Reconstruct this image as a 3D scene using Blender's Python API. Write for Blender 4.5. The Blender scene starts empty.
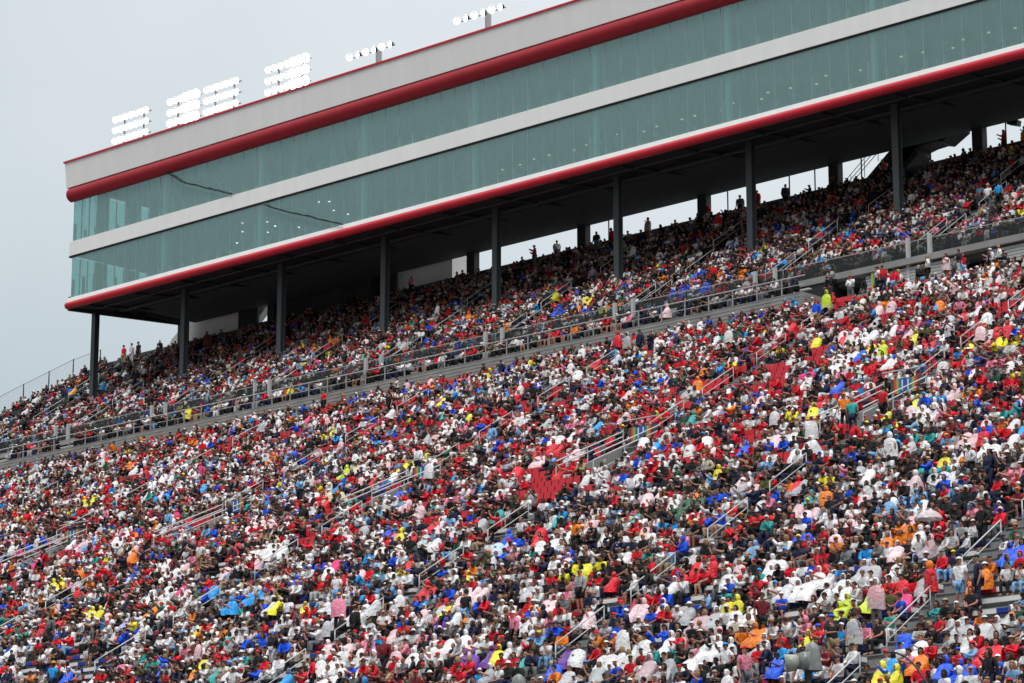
import bpy, bmesh, math, random
import numpy as np
from mathutils import Vector, Matrix
random.seed(11); rng = np.random.default_rng(11)
R = math.radians
# ------------------------------------------------------------------ camera, world, sun, exposure
sc = bpy.context.scene
COL = sc.collection
cam_d = bpy.data.cameras.new('camera'); cam = bpy.data.objects.new('camera', cam_d); COL.objects.link(cam)
FPX = 2900.0; PITCH = math.atan(692.5/FPX); PHI = math.atan(3197*math.cos(PITCH)/FPX)
cam_d.sensor_width = 36; cam_d.lens = FPX*36/1024; cam_d.clip_start = 0.5; cam_d.clip_end = 9000
cam.location = (0, 0, 0)
cam.rotation_euler = (math.pi/2+PITCH, 0, math.atan2(math.cos(PHI), math.sin(PHI)))
sc.camera = cam
FW = np.array([-math.cos(PHI)*math.cos(PITCH), math.sin(PHI)*math.cos(PITCH), math.sin(PITCH)])
RT = np.array([math.sin(PHI), math.cos(PHI), 0.0])
UP = np.array([math.cos(PHI)*math.sin(PITCH), -math.sin(PHI)*math.sin(PITCH), math.cos(PITCH)])
w = bpy.data.worlds.new('World'); sc.world = w; w.use_nodes = True
nt = w.node_tree; nt.nodes.clear()
N = nt.nodes.new; L = nt.links.new
out = N('ShaderNodeOutputWorld'); mix = N('ShaderNodeMixShader'); b1 = N('ShaderNodeBackground'); b2 = N('ShaderNodeBackground')
sky = N('ShaderNodeTexSky'); sky.sky_type = 'NISHITA'; sky.sun_disc = False
SUN_EL, SUN_AZ = R(58), R(150)
sky.sun_elevation = SUN_EL; sky.sun_rotation = SUN_AZ; sky.dust_density = 4; sky.air_density = 1.5
b1.inputs['Strength'].default_value = 0.1; L(sky.outputs[0], b1.inputs['Color'])
tc = N('ShaderNodeTexCoord'); sep = N('ShaderNodeSeparateXYZ'); L(tc.outputs['Generated'], sep.inputs[0])
# overcast layer: paler overhead and towards the brighter cloud, greyer low down
m1 = N('ShaderNodeMath'); m1.operation = 'MULTIPLY_ADD'; L(sep.outputs['X'], m1.inputs[0]); m1.inputs[1].default_value = 0.55; m1.inputs[2].default_value = 0.34
m2 = N('ShaderNodeMath'); m2.operation = 'MULTIPLY_ADD'; L(sep.outputs['Z'], m2.inputs[0]); m2.inputs[1].default_value = 1.25; L(m1.outputs[0], m2.inputs[2])
ns = N('ShaderNodeTexNoise'); ns.inputs['Scale'].default_value = 4.5; ns.inputs['Detail'].default_value = 4; L(tc.outputs['Generated'], ns.inputs['Vector'])
m3 = N('ShaderNodeMath'); m3.operation = 'MULTIPLY_ADD'; L(ns.outputs[0], m3.inputs[0]); m3.inputs[1].default_value = 0.42; L(m2.outputs[0], m3.inputs[2])
cr = N('ShaderNodeValToRGB'); L(m3.outputs[0], cr.inputs[0])
cr.color_ramp.elements[0].position = 0.16; cr.color_ramp.elements[0].color = (0.385, 0.465, 0.52, 1)
cr.color_ramp.elements[1].position = 0.80; cr.color_ramp.elements[1].color = (0.93, 0.96, 0.98, 1)
e = cr.color_ramp.elements.new(0.46); e.color = (0.64, 0.71, 0.75, 1)
L(cr.outputs[0], b2.inputs['Color'])
# overcast sky: about twice as bright overhead as near the horizon, dimmer on the far side of the bowl
mz = N('ShaderNodeMapRange'); L(sep.outputs['Z'], mz.inputs[0]); mz.inputs[1].default_value = 0.42; mz.inputs[2].default_value = 0.95; mz.inputs[3].default_value = 1.0; mz.inputs[4].default_value = 2.9
my = N('ShaderNodeMapRange'); L(sep.outputs['Y'], my.inputs[0]); my.inputs[1].default_value = -0.9; my.inputs[2].default_value = 0.1; my.inputs[3].default_value = 0.27; my.inputs[4].default_value = 1.0
mm = N('ShaderNodeMath'); mm.operation = 'MULTIPLY'; L(mz.outputs[0], mm.inputs[0]); L(my.outputs[0], mm.inputs[1]); L(mm.outputs[0], b2.inputs['Strength'])
mix.inputs[0].default_value = 0.88; L(b1.outputs[0], mix.inputs[1]); L(b2.outputs[0], mix.inputs[2]); L(mix.outputs[0], out.inputs['Surface'])
sd = bpy.data.lights.new('sun', 'SUN'); sd.energy = 1.5; sd.angle = R(26); sd.color = (1, 0.985, 0.96)
so = bpy.data.objects.new('sun', sd); COL.objects.link(so)
# light comes from behind the camera, high up
so.rotation_euler = Vector((-math.sin(SUN_AZ)*math.cos(SUN_EL), -math.cos(SUN_AZ)*math.cos(SUN_EL), -math.sin(SUN_EL))).to_track_quat('-Z', 'Y').to_euler()
sc.view_settings.view_transform = 'Standard'; sc.view_settings.look = 'None'
sc.view_settings.exposure = 0.08; sc.view_settings.gamma = 1; sc.view_settings.use_curve_mapping = False

def px(p):
    p = np.asarray(p, float); d = p @ FW
    return 512+FPX*(p @ RT)/d, 341.5-FPX*(p @ UP)/d, d

# ------------------------------------------------------------------ materials
def mat(name, col, rough=0.7, metal=0.0, noise=0.12, scale=3.0, bump=0.0, bscale=20.0, spec=0.4, streak=False, coord='Object'):
    m = bpy.data.materials.new(name); m.use_nodes = True
    t = m.node_tree; b = t.nodes['Principled BSDF']
    b.inputs['Roughness'].default_value = rough; b.inputs['Metallic'].default_value = metal
    b.inputs['Specular IOR Level'].default_value = spec
    co = t.nodes.new('ShaderNodeTexCoord')
    mp = t.nodes.new('ShaderNodeMapping'); t.links.new(co.outputs[coord], mp.inputs[0])
    if streak: mp.inputs['Scale'].default_value = (1, 1, 0.12)
    n = t.nodes.new('ShaderNodeTexNoise'); n.inputs['Scale'].default_value = scale; n.inputs['Detail'].default_value = 5
    t.links.new(mp.outputs[0], n.inputs['Vector'])
    mx = t.nodes.new('ShaderNodeMix'); mx.data_type = 'RGBA'
    mx.inputs[6].default_value = (*[c*(1-noise*1.6) for c in col], 1); mx.inputs[7].default_value = (*[min(1, c*(1+noise)) for c in col], 1)
    t.links.new(n.outputs[0], mx.inputs[0]); t.links.new(mx.outputs[2], b.inputs['Base Color'])
    if bump:
        n2 = t.nodes.new('ShaderNodeTexNoise'); n2.inputs['Scale'].default_value = bscale; n2.inputs['Detail'].default_value = 3
        t.links.new(mp.outputs[0], n2.inputs['Vector'])
        bp = t.nodes.new('ShaderNodeBump'); bp.inputs['Strength'].default_value = bump; bp.inputs['Distance'].default_value = 0.03
        t.links.new(n2.outputs[0], bp.inputs['Height']); t.links.new(bp.outputs[0], b.inputs['Normal'])
    return m
def colmat(name, source, rough=0.8, gloss_alpha=False, bump=0.5):
    # clothing / skin / hair: colour comes from the object or from the crowd's per-vertex clothing colour
    m = bpy.data.materials.new(name); m.use_nodes = True
    t = m.node_tree; b = t.nodes['Principled BSDF']; b.inputs['Roughness'].default_value = rough; b.inputs['Specular IOR Level'].default_value = 0.3
    if source == 'object':
        s = t.nodes.new('ShaderNodeObjectInfo'); c = s.outputs['Color']; a = s.outputs['Alpha']
    else:
        s = t.nodes.new('ShaderNodeAttribute'); s.attribute_name = 'Col'; c = s.outputs['Color']; a = s.outputs['Alpha']
    co = t.nodes.new('ShaderNodeNewGeometry')
    n = t.nodes.new('ShaderNodeTexNoise'); n.inputs['Scale'].default_value = 7; n.inputs['Detail'].default_value = 3
    t.links.new(co.outputs['Position'], n.inputs['Vector'])
    mr = t.nodes.new('ShaderNodeMapRange'); mr.inputs[1].default_value = 0.3; mr.inputs[2].default_value = 0.7; mr.inputs[3].default_value = 0.72; mr.inputs[4].default_value = 1.12
    t.links.new(n.outputs[0], mr.inputs[0])
    vm = t.nodes.new('ShaderNodeVectorMath'); vm.operation = 'SCALE'; t.links.new(c, vm.inputs[0]); t.links.new(mr.outputs[0], vm.inputs['Scale'])
    t.links.new(vm.outputs[0], b.inputs['Base Color'])
    if gloss_alpha:
        mm = t.nodes.new('ShaderNodeMapRange'); mm.inputs[3].default_value = 0.32; mm.inputs[4].default_value = 0.85; t.links.new(a, mm.inputs[0]); t.links.new(mm.outputs[0], b.inputs['Roughness'])
    bp = t.nodes.new('ShaderNodeBump'); bp.inputs['Strength'].default_value = bump; bp.inputs['Distance'].default_value = 0.10
    n2 = t.nodes.new('ShaderNodeTexNoise'); n2.inputs['Scale'].default_value = 11; n2.inputs['Detail'].default_value = 2
    t.links.new(co.outputs['Position'], n2.inputs['Vector']); t.links.new(n2.outputs[0], bp.inputs['Height']); t.links.new(bp.outputs[0], b.inputs['Normal'])
    return m
def emis(name, col, s):
    m = bpy.data.materials.new(name); m.use_nodes = True
    b = m.node_tree.nodes['Principled BSDF']; b.inputs['Base Color'].default_value = (*col, 1)
    b.inputs['Emission Color'].default_value = (*col, 1); b.inputs['Emission Strength'].default_value = s
    return m
M = {}
M['ground'] = mat('asphalt', (0.06, 0.06, 0.062), 0.6, noise=0.3, scale=0.3, bump=0.3)
M['concrete'] = mat('grandstand_concrete', (0.30, 0.30, 0.29), 0.7, noise=0.28, scale=0.9, bump=0.2)
M['tread'] = mat('wet_concrete_tread', (0.085, 0.088, 0.09), 0.5, noise=0.25, scale=1.5)
M['dtread'] = mat('upper_concrete', (0.085, 0.088, 0.09), 0.7, noise=0.25, scale=1.5)
M['step'] = mat('aisle_step', (0.25, 0.26, 0.26), 0.6, noise=0.2, scale=4)
M['siding'] = mat('grey_siding', (0.46, 0.48, 0.48), 0.5, noise=0.12, scale=2, streak=True)
M['white'] = mat('white_cladding', (0.86, 0.89, 0.87), 0.45, noise=0.06, scale=1.2, streak=True)
M['whitec'] = mat('painted_concrete', (0.82, 0.81, 0.77), 0.7, noise=0.12, scale=0.6, bump=0.1)
M['red'] = mat('red_cladding', (0.36, 0.014, 0.026), 0.55, noise=0.14, scale=1.5, streak=True)
M['red2'] = mat('red_edge', (0.62, 0.02, 0.04), 0.3, noise=0.1, scale=1.5)
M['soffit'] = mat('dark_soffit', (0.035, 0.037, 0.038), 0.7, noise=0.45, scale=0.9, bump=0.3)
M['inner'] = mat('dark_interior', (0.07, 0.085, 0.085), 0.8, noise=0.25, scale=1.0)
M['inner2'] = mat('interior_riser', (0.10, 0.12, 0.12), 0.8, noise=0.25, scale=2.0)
M['column'] = mat('steel_column', (0.075, 0.09, 0.095), 0.4, metal=0.2, noise=0.2, scale=1.5, streak=True)
M['icolumn'] = mat('pale_column', (0.88, 0.95, 0.93), 0.6, noise=0.05)
M['rail'] = mat('white_rail', (0.50, 0.51, 0.51), 0.4, noise=0.1)
M['galv'] = mat('galvanised_rail', (0.40, 0.42, 0.42), 0.4, metal=0.3, noise=0.15)
M['dark'] = mat('black_metal', (0.02, 0.022, 0.024), 0.5, noise=0.2)
M['chair_red'] = mat('red_plastic', (0.50, 0.02, 0.035), 0.4, noise=0.12, scale=1.0)
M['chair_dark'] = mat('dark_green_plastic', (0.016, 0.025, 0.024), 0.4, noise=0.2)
M['bwhite'] = mat('white_bench', (0.80, 0.80, 0.79), 0.45, noise=0.12)
M['bred'] = mat('red_bench', (0.48, 0.015, 0.03), 0.4, noise=0.1)
M['bblue'] = mat('blue_bench', (0.015, 0.05, 0.36), 0.4, noise=0.1)
M['lamp'] = emis('lit_floodlight', (1.0, 0.97, 0.90), 2.2)
M['glare'] = emis('glaring_floodlight', (1.0, 0.98, 0.94), 9)
M['lampw'] = emis('lit_downlight', (1.0, 0.72, 0.36), 1.5)
M['lampc'] = emis('lit_ceiling_lamp', (1.0, 0.95, 0.85), 4)
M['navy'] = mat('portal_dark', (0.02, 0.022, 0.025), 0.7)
M['cover'] = mat('rain_cover', (0.20, 0.22, 0.215), 0.25, noise=0.35, scale=6, bump=0.6, bscale=8)
M['lens'] = mat('lens_cover', (0.33, 0.37, 0.31), 0.3, noise=0.25, scale=6, bump=0.4, bscale=8)
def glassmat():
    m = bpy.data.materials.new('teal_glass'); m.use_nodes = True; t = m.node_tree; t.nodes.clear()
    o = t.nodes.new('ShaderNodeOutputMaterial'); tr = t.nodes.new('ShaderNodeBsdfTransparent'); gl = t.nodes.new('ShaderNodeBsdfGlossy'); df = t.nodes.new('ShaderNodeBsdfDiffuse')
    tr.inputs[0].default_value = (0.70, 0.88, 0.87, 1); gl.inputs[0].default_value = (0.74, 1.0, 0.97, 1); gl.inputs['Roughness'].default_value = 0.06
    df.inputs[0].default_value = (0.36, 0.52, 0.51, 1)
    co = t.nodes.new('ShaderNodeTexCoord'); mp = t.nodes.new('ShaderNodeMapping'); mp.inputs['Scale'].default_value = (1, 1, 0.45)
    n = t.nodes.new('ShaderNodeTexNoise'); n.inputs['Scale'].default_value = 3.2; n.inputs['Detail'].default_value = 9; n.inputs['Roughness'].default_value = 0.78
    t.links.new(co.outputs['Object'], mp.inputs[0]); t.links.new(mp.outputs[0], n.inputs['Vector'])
    mr = t.nodes.new('ShaderNodeMapRange'); mr.inputs[1].default_value = 0.42; mr.inputs[2].default_value = 0.8; mr.inputs[3].default_value = 0.14; mr.inputs[4].default_value = 0.36  # noisy pale film stands in for speckled reflections of the opposite crowd
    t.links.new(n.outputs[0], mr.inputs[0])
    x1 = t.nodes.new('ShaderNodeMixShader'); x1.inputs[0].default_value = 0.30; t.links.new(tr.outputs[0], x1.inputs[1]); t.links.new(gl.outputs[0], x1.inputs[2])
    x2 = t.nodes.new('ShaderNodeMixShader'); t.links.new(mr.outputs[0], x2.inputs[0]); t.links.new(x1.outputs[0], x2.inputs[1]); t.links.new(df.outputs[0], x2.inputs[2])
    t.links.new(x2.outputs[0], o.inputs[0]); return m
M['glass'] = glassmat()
def eglass():
    m = bpy.data.materials.new('end_glass'); m.use_nodes = True; t = m.node_tree; t.nodes.clear()
    o = t.nodes.new('ShaderNodeOutputMaterial'); tr = t.nodes.new('ShaderNodeBsdfTransparent'); tr.inputs[0].default_value = (0.80, 0.95, 0.94, 1); gl = t.nodes.new('ShaderNodeBsdfGlossy'); gl.inputs['Roughness'].default_value = 0.05
    x = t.nodes.new('ShaderNodeMixShader'); x.inputs[0].default_value = 0.07; t.links.new(tr.outputs[0], x.inputs[1]); t.links.new(gl.outputs[0], x.inputs[2]); t.links.new(x.outputs[0], o.inputs[0]); return m
M['eglass'] = eglass()
M['joint'] = mat('glazing_joint', (0.42, 0.50, 0.50), 0.5)
def glass2():
    m = bpy.data.materials.new('railing_glass'); m.use_nodes = True; t = m.node_tree; t.nodes.clear()
    o = t.nodes.new('ShaderNodeOutputMaterial'); tr = t.nodes.new('ShaderNodeBsdfTransparent'); gl = t.nodes.new('ShaderNodeBsdfPrincipled')
    tr.inputs[0].default_value = (0.72, 0.75, 0.75, 1); gl.inputs['Base Color'].default_value = (0.10, 0.12, 0.12, 1); gl.inputs['Roughness'].default_value = 0.2
    x = t.nodes.new('ShaderNodeMixShader'); x.inputs[0].default_value = 0.2; t.links.new(tr.outputs[0], x.inputs[1]); t.links.new(gl.outputs[0], x.inputs[2]); t.links.new(x.outputs[0], o.inputs[0]); return m
M['rglass'] = glass2()
def signmat():
    m = bpy.data.materials.new('rainbow_edge_sign'); m.use_nodes = True; t = m.node_tree; b = t.nodes['Principled BSDF']
    co = t.nodes.new('ShaderNodeTexCoord'); s = t.nodes.new('ShaderNodeSeparateXYZ'); t.links.new(co.outputs['Object'], s.inputs[0])
    a = t.nodes.new('ShaderNodeMath'); a.operation = 'ABSOLUTE'; t.links.new(s.outputs['X'], a.inputs[0])
    r = t.nodes.new('ShaderNodeValToRGB'); t.links.new(a.outputs[0], r.inputs[0]); r.color_ramp.elements[0].position = 0; r.color_ramp.elements[0].color = (0.03, 0.10, 0.42, 1)
    r.color_ramp.elements[1].position = 0.85; r.color_ramp.elements[1].color = (0.55, 0.02, 0.04, 1)
    for p, c in ((0.34, (0.03, 0.16, 0.40, 1)), (0.46, (0.03, 0.36, 0.18, 1)), (0.55, (0.5, 0.5, 0.04, 1)), (0.62, (0.7, 0.16, 0.02, 1))):
        e = r.color_ramp.elements.new(p); e.color = c
    t.links.new(r.outputs[0], b.inputs['Base Color']); b.inputs['Roughness'].default_value = 0.5; return m
M['sign'] = signmat()
M['ocloth'] = colmat('clothing', 'object', gloss_alpha=True)
M['oskin'] = colmat('skin', 'object', 0.6, bump=0.1)
M['crowd'] = colmat('crowd_cloth_and_skin', 'attr', gloss_alpha=True)
M['eye'] = mat('eyes', (0.02, 0.015, 0.012), 0.3)
def ponchomat():
    m = bpy.data.materials.new('clear_poncho'); m.use_nodes = True; t = m.node_tree; b = t.nodes['Principled BSDF']; o = t.nodes['Material Output']
    s = t.nodes.new('ShaderNodeObjectInfo'); t.links.new(s.outputs['Color'], b.inputs['Base Color']); b.inputs['Roughness'].default_value = 0.3
    tr = t.nodes.new('ShaderNodeBsdfTransparent'); x = t.nodes.new('ShaderNodeMixShader'); x.inputs[0].default_value = 0.50
    n = t.nodes.new('ShaderNodeTexNoise'); n.inputs['Scale'].default_value = 9; g = t.nodes.new('ShaderNodeNewGeometry'); t.links.new(g.outputs['Position'], n.inputs['Vector'])
    bp = t.nodes.new('ShaderNodeBump'); bp.inputs['Strength'].default_value = 0.8; bp.inputs['Distance'].default_value = 0.06; t.links.new(n.outputs[0], bp.inputs['Height']); t.links.new(bp.outputs[0], b.inputs['Normal'])
    t.links.new(tr.outputs[0], x.inputs[1]); t.links.new(b.outputs[0], x.inputs[2]); t.links.new(x.outputs[0], o.inputs[0]); return m
M['clear'] = ponchomat()

# ------------------------------------------------------------------ mesh helpers
class MB:
    def __init__(s): s.v = []; s.f = []; s.m = []
    def box(s, x0, x1, y0, y1, z0, z1, mi=0):
        b = len(s.v); s.v += [(x0,y0,z0),(x1,y0,z0),(x1,y1,z0),(x0,y1,z0),(x0,y0,z1),(x1,y0,z1),(x1,y1,z1),(x0,y1,z1)]
        s.f += [(b,b+3,b+2,b+1),(b+4,b+5,b+6,b+7),(b,b+1,b+5,b+4),(b+1,b+2,b+6,b+5),(b+2,b+3,b+7,b+6),(b+3,b,b+4,b+7)]; s.m += [mi]*6
        return s
    def bar(s, p, q, r, n=6, mi=0, r2=None):
        p = Vector(p); q = Vector(q); d = (q-p).normalized(); a = Vector((0,0,1)) if abs(d.z) < 0.9 else Vector((1,0,0))
        u = d.cross(a).normalized(); v = d.cross(u); b = len(s.v); r2 = r if r2 is None else r2
        for c, rr in ((p, r), (q, r2)):
            for i in range(n):
                t = 2*math.pi*(i+0.5)/n; s.v.append(tuple(c+u*math.cos(t)*rr+v*math.sin(t)*rr))
        for i in range(n):
            j = (i+1) % n; s.f.append((b+i, b+j, b+n+j, b+n+i)); s.m.append(mi)
        s.f.append(tuple(b+i for i in range(n))[::-1]); s.f.append(tuple(b+n+i for i in range(n))); s.m += [mi]*2
        return s
    def path(s, pts, r, n=6, mi=0):
        for a, b in zip(pts[:-1], pts[1:]): s.bar(a, b, r, n, mi)
        return s
    def prism(s, poly, x0, x1, mi=0):     # polygon in (y, z) extruded along x
        b = len(s.v); n = len(poly)
        for x in (x0, x1): s.v += [(x, y, z) for y, z in poly]
        s.f += [tuple(range(b, b+n)), tuple(range(b+n, b+2*n))[::-1]]; s.m += [mi]*2
        for i in range(n):
            j = (i+1) % n; s.f.append((b+i, b+n+i, b+n+j, b+j)); s.m.append(mi)
        return s
    def prism_y(s, poly, y0, y1, mi=0):   # polygon in (x, z) extruded along y
        b = len(s.v); n = len(poly)
        for y in (y0, y1): s.v += [(x, y, z) for x, z in poly]
        s.f += [tuple(range(b, b+n)), tuple(range(b+n, b+2*n))[::-1]]; s.m += [mi]*2
        for i in range(n):
            j = (i+1) % n; s.f.append((b+i, b+n+i, b+n+j, b+j)); s.m.append(mi)
        return s
    def mesh(s, name, mats, smooth=False):
        me = bpy.data.meshes.new(name); me.from_pydata(s.v, [], s.f)
        for m in (mats if isinstance(mats, (list, tuple)) else [mats]): me.materials.append(m)
        me.polygons.foreach_set('material_index', s.m)
        bm = bmesh.new(); bm.from_mesh(me); bmesh.ops.recalc_face_normals(bm, faces=bm.faces); bm.to_mesh(me); bm.free()
        if smooth: me.polygons.foreach_set('use_smooth', [True]*len(me.polygons))
        return me
    def build(s, name, mats, parent=None, smooth=False): return link(name, s.mesh(name, mats, smooth), parent)
def link(name, me, parent=None, loc=None):
    o = bpy.data.objects.new(name, me); COL.objects.link(o)
    if parent: o.parent = parent
    if loc: o.location = loc
    return o
def tag(o, label=None, cat=None, group=None, kind=None):
    if label: o['label'] = label
    if cat: o['category'] = cat
    if group: o['group'] = group
    if kind: o['kind'] = kind
    return o
def empty(name, loc=(0,0,0), rz=0):
    o = bpy.data.objects.new(name, None); COL.objects.link(o); o.location = loc; o.rotation_euler = (0,0,rz); o.empty_display_size = 0.3; return o
ORD = ['first','second','third','fourth','fifth','sixth','seventh','eighth','ninth','tenth','eleventh','twelfth','thirteenth','fourteenth','fifteenth','sixteenth','seventeenth','eighteenth','nineteenth','twentieth']

# ------------------------------------------------------------------ stand geometry
LT, LR = 1.05, 0.54075                    # lower deck tread / rise
def lz(Y): return 42.5+0.515*(Y-137)
LROWS = [(137-LT*k, lz(137-LT*k)) for k in range(0, 65)]
UT, UR = 0.85, 0.5695
UROWS = [(142.3+UT*k, 46.14+UR*k) for k in range(21)]
XL, XR = -214.0, -36.0
def ax(j, Y): return -60.0-16.4*j-0.19*(Y-100)
AJ = list(range(-1, 10))
AW = 0.65
PORT = [(-78.7,), (-95.3,), (-111.1,), (-126.6,), (-141.8,), (-61.6,), (-157.6,)]
PX = [p[0] for p in PORT]; PY0, PY1, PW = 107.3, 111.8, 1.25
PROW = [k for k, (Y, z) in enumerate(LROWS) if PY0-0.05 <= Y < PY1]
GATES = [-98.4-11.9*i for i in range(10)]+[-86.5, -74.6, -62.7, -50.8]
def ivals(Y, k, upper=False):
    cuts = []
    if upper:
        for g in GATES: cuts.append((g-AW, g+AW))
    else:
        for j in AJ:
            a = ax(j, Y+0.45); cuts.append((a-AW, a+AW))
        if k in PROW or (k+1 in PROW and False):
            for p in PX: cuts.append((p-PW-0.15, p+PW+0.15))
    return sorted(cuts)
def segs(Y, k, upper=False, xl=XL, xr=XR):
    r = []; x = xl
    for a, b in ivals(Y, k, upper):
        if a > x: r.append((x, min(a, xr)))
        x = max(x, b)
    if x < xr: r.append((x, xr))
    return [s for s in r if s[1]-s[0] > 0.6]
def ulimit(Y):     # left end of the upper deck is cut back in plan
    return -203.8+max(0, (Y-152.0))*0.45

ground = MB().box(-3000, 3000, -2500, 4000, -3, -2).build('ground', M['ground']); tag(ground, kind='structure')

# ---- lower grandstand
lower = empty('grandstand', (-110, 69, -2)); tag(lower, 'huge lower seating bank with striped benches below and red chairs above', 'grandstand')
def off(me, o):      # geometry is written in world space, shift it under its thing's origin
    me.transform(Matrix.Translation(-o.location)); return me
tb = MB(); sbs = {}
for k, (Y, z) in enumerate(LROWS):
    segl = [(XL, XR)]
    if k in PROW:
        segl = []; x = XL
        for p in sorted(PX): segl.append((x, p-PW)); x = p+PW
        segl.append((x, XR))
    for a, b in segl:
        tb.box(a, b, Y, Y+LT+0.06, z-0.70, z, 0)
        tb.box(a, b, Y-0.012, Y+0.04, z-0.05, z+0.004, 1)
    for j in AJ:
        a = ax(j, Y+0.45)
        if k in PROW and any(abs(a-p) < PW+0.4 for p in PX): continue
        sbs.setdefault((j, Y > PY0), MB()).box(a-AW+0.03, a+AW-0.03, Y+0.42, Y+LT-0.004, z+0.003, z+0.28)
for p in PX: tb.box(p-PW, p+PW, PY0-0.2, PY1+3, lz(PY0)-0.6, lz(PY0)-0.05, 0)
tb.box(XL, XR, 69.2, 70.3, -2.4, lz(70.4)-0.3, 0)
link('terrace', off(tb.mesh('terrace', [M['tread'], M['step']]), lower), lower)
for q in sbs.values(): link('aisle_steps', off(q.mesh('aisle_steps', M['step']), lower), lower)
BENCH_Y = 102.0
benches = []
for k, (Y, z) in enumerate(LROWS):
    if Y >= BENCH_Y: continue
    for a, b in segs(Y, k):
        benches.append((px(((a+b)/2, Y, z))[2], a, b, Y, z))
def vis_b(t):
    _, a, b, Y, z = t
    return any(-20 < px((x, Y, z+0.45))[0] < 1044 and px((x, Y, z+0.45))[1] < 700 for x in (a, (a+b)/2, b))
benches.sort(key=lambda t: (not vis_b(t), t[0]))
BM_ = [M['bwhite'], M['bred'], M['bblue'], M['galv']]
def bench_mb(mb, a, b, Y, z):
    x = a+0.05; rr = random.Random(int(Y*100+a*7))
    pat = [0,2,1,0,0,1,2,0,0,0,2,1,1,0,2]; i = rr.randrange(len(pat))
    while x < b-0.3:
        l = 0.62 if pat[i % len(pat)] else 0.95
        x1 = min(x+l, b-0.05); mb.box(x, x1-0.004, Y+0.56, Y+0.86, z+0.27, z+0.43, pat[i % len(pat)]); x = x1; i += 1
    x = a+0.3
    while x < b-0.1: mb.box(x-0.03, x+0.03, Y+0.66, Y+0.76, z, z+0.268, 3); x += 1.9
for t in benches[:100]:
    mb = MB(); bench_mb(mb, *t[1:]); link('bench', off(mb.mesh('bench', BM_), lower), lower)
mb = MB()
for t in benches[100:]: bench_mb(mb, *t[1:])
tag(link('bench_rows', off(mb.mesh('bench_rows', BM_), lower), lower), kind='stuff')

def chair_verts():
    m = MB(); m.box(-0.22, 0.22, -0.22, 0.2, 0.40, 0.44)
    m.prism([(0.17, 0.44), (0.20, 0.44), (0.30, 0.86), (0.26, 0.87)], -0.21, 0.21)
    m.box(-0.03, 0.03, 0.0, 0.12, 0.0, 0.40); return m
CH = chair_verts(); CV = np.array(CH.v); CF = CH.f
SP = 0.485
def seat_positions(rows, upper, cond):
    out = []
    for k, (Y, z) in enumerate(rows):
        if not cond(Y): continue
        for a, b in segs(Y, k, upper, ulimit(Y) if upper else XL):
            n = int((b-a)/SP)
            for i in range(n): out.append((a+(b-a-n*SP)/2+SP*(i+0.5), Y, z, k))
    return out
def chairs(seats, parent, m, name):
    P = np.array([(x, Y+(0.72 if parent is lower else 0.58), z) for x, Y, z, k in seats]); 
    d = [px(p+np.array([0,0,.6])) for p in P]
    vis = np.array([(-5 < q[0] < 1029 and -5 < q[1] < 690) for q in d]); dep = np.array([q[2] for q in d])
    order = np.lexsort((dep, ~vis))
    me1 = CH.mesh('seat', m); 
    for i in order[:100]:
        link('seat', me1, parent, tuple(P[i]-np.array(parent.location)))
    rest = P[order[100:]]
    V = (CV[None]+rest[:, None]-np.array(parent.location)).reshape(-1, 3); nv = len(CV)
    faces = [tuple(q+nv*i for q in f) for i in range(len(rest)) for f in CF]
    me = bpy.data.meshes.new(name); me.from_pydata(V.tolist(), [], faces); me.materials.append(m)
    tag(link(name, me, parent), kind='stuff')
lower_seats = seat_positions(LROWS, False, lambda Y: True)
chairs([s for s in lower_seats if s[1] >= BENCH_Y and s[0] > -212], lower, M['chair_red'], 'chair_rows')

# ---- upper grandstand
upper = empty('grandstand', (-130, 142, 40)); tag(upper, 'upper seating deck with dark green chairs under the glazed suites', 'grandstand')
ub = MB(); uss = {}
for k, (Y, z) in enumerate(UROWS):
    xl = ulimit(Y)-0.6
    ub.box(xl, XR, Y, Y+UT+0.05, z-0.75, z, 0); ub.box(xl, XR, Y-0.01, Y+0.04, z-0.06, z+0.004, 0)
    for g in GATES:
        if g > xl: uss.setdefault(g, MB()).box(g-AW+0.03, g+AW-0.03, Y+0.40, Y+UT-0.004, z+0.003, z+0.28)
ub.box(-197.5, XR, 160.2, 160.4, 30, 58.6)
link('terrace', off(ub.mesh('terrace', M['dtread']), upper), upper)
for q in uss.values(): link('aisle_steps', off(q.mesh('aisle_steps', M['step']), upper), upper)
# front wall of the upper deck and the stepped aluminium concourse below it
fw = MB()
fw.box(-206, -104.8, 141.7, 142.28, 43.6, 46.0); link('front_wall', off(fw.mesh('front_wall', M['dark']), upper), upper)
fs = MB(); fs.box(-206, XR, 141.62, 142.3, 45.72, 46.12); link('front_slab', off(fs.mesh('front_slab', M['concrete']), upper), upper)
upper_seats = seat_positions(UROWS, True, lambda Y: True)
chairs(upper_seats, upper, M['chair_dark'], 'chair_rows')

conc = empty('concourse_walkway', (-150, 139, 43)); tag(conc, 'pale stepped metal walkway between lower and upper seating', 'walkway')
cs = MB()
for i, (y, z) in enumerate([(137.97, 43.3), (138.15, 43.6), (138.33, 43.9), (138.52, 44.2), (138.7, 44.48)]):
    cs.box(XL, -104.9, y, 141.69, z-0.30, z)
    cs.box(XL, -104.9, y-0.02, y+0.03, z-0.05, z+0.004)
link('deck', off(cs.mesh('deck', M['concrete']), conc), conc)
bb = MB(); bb.box(XL, -105.2, 139.75, 140.05, 44.92, 44.97)
x = XL
while x < -106: bb.box(x, x+0.05, 139.85, 139.95, 44.48, 44.92); x += 2
link('bench', off(bb.mesh('bench', M['bwhite']), conc), conc)
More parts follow.
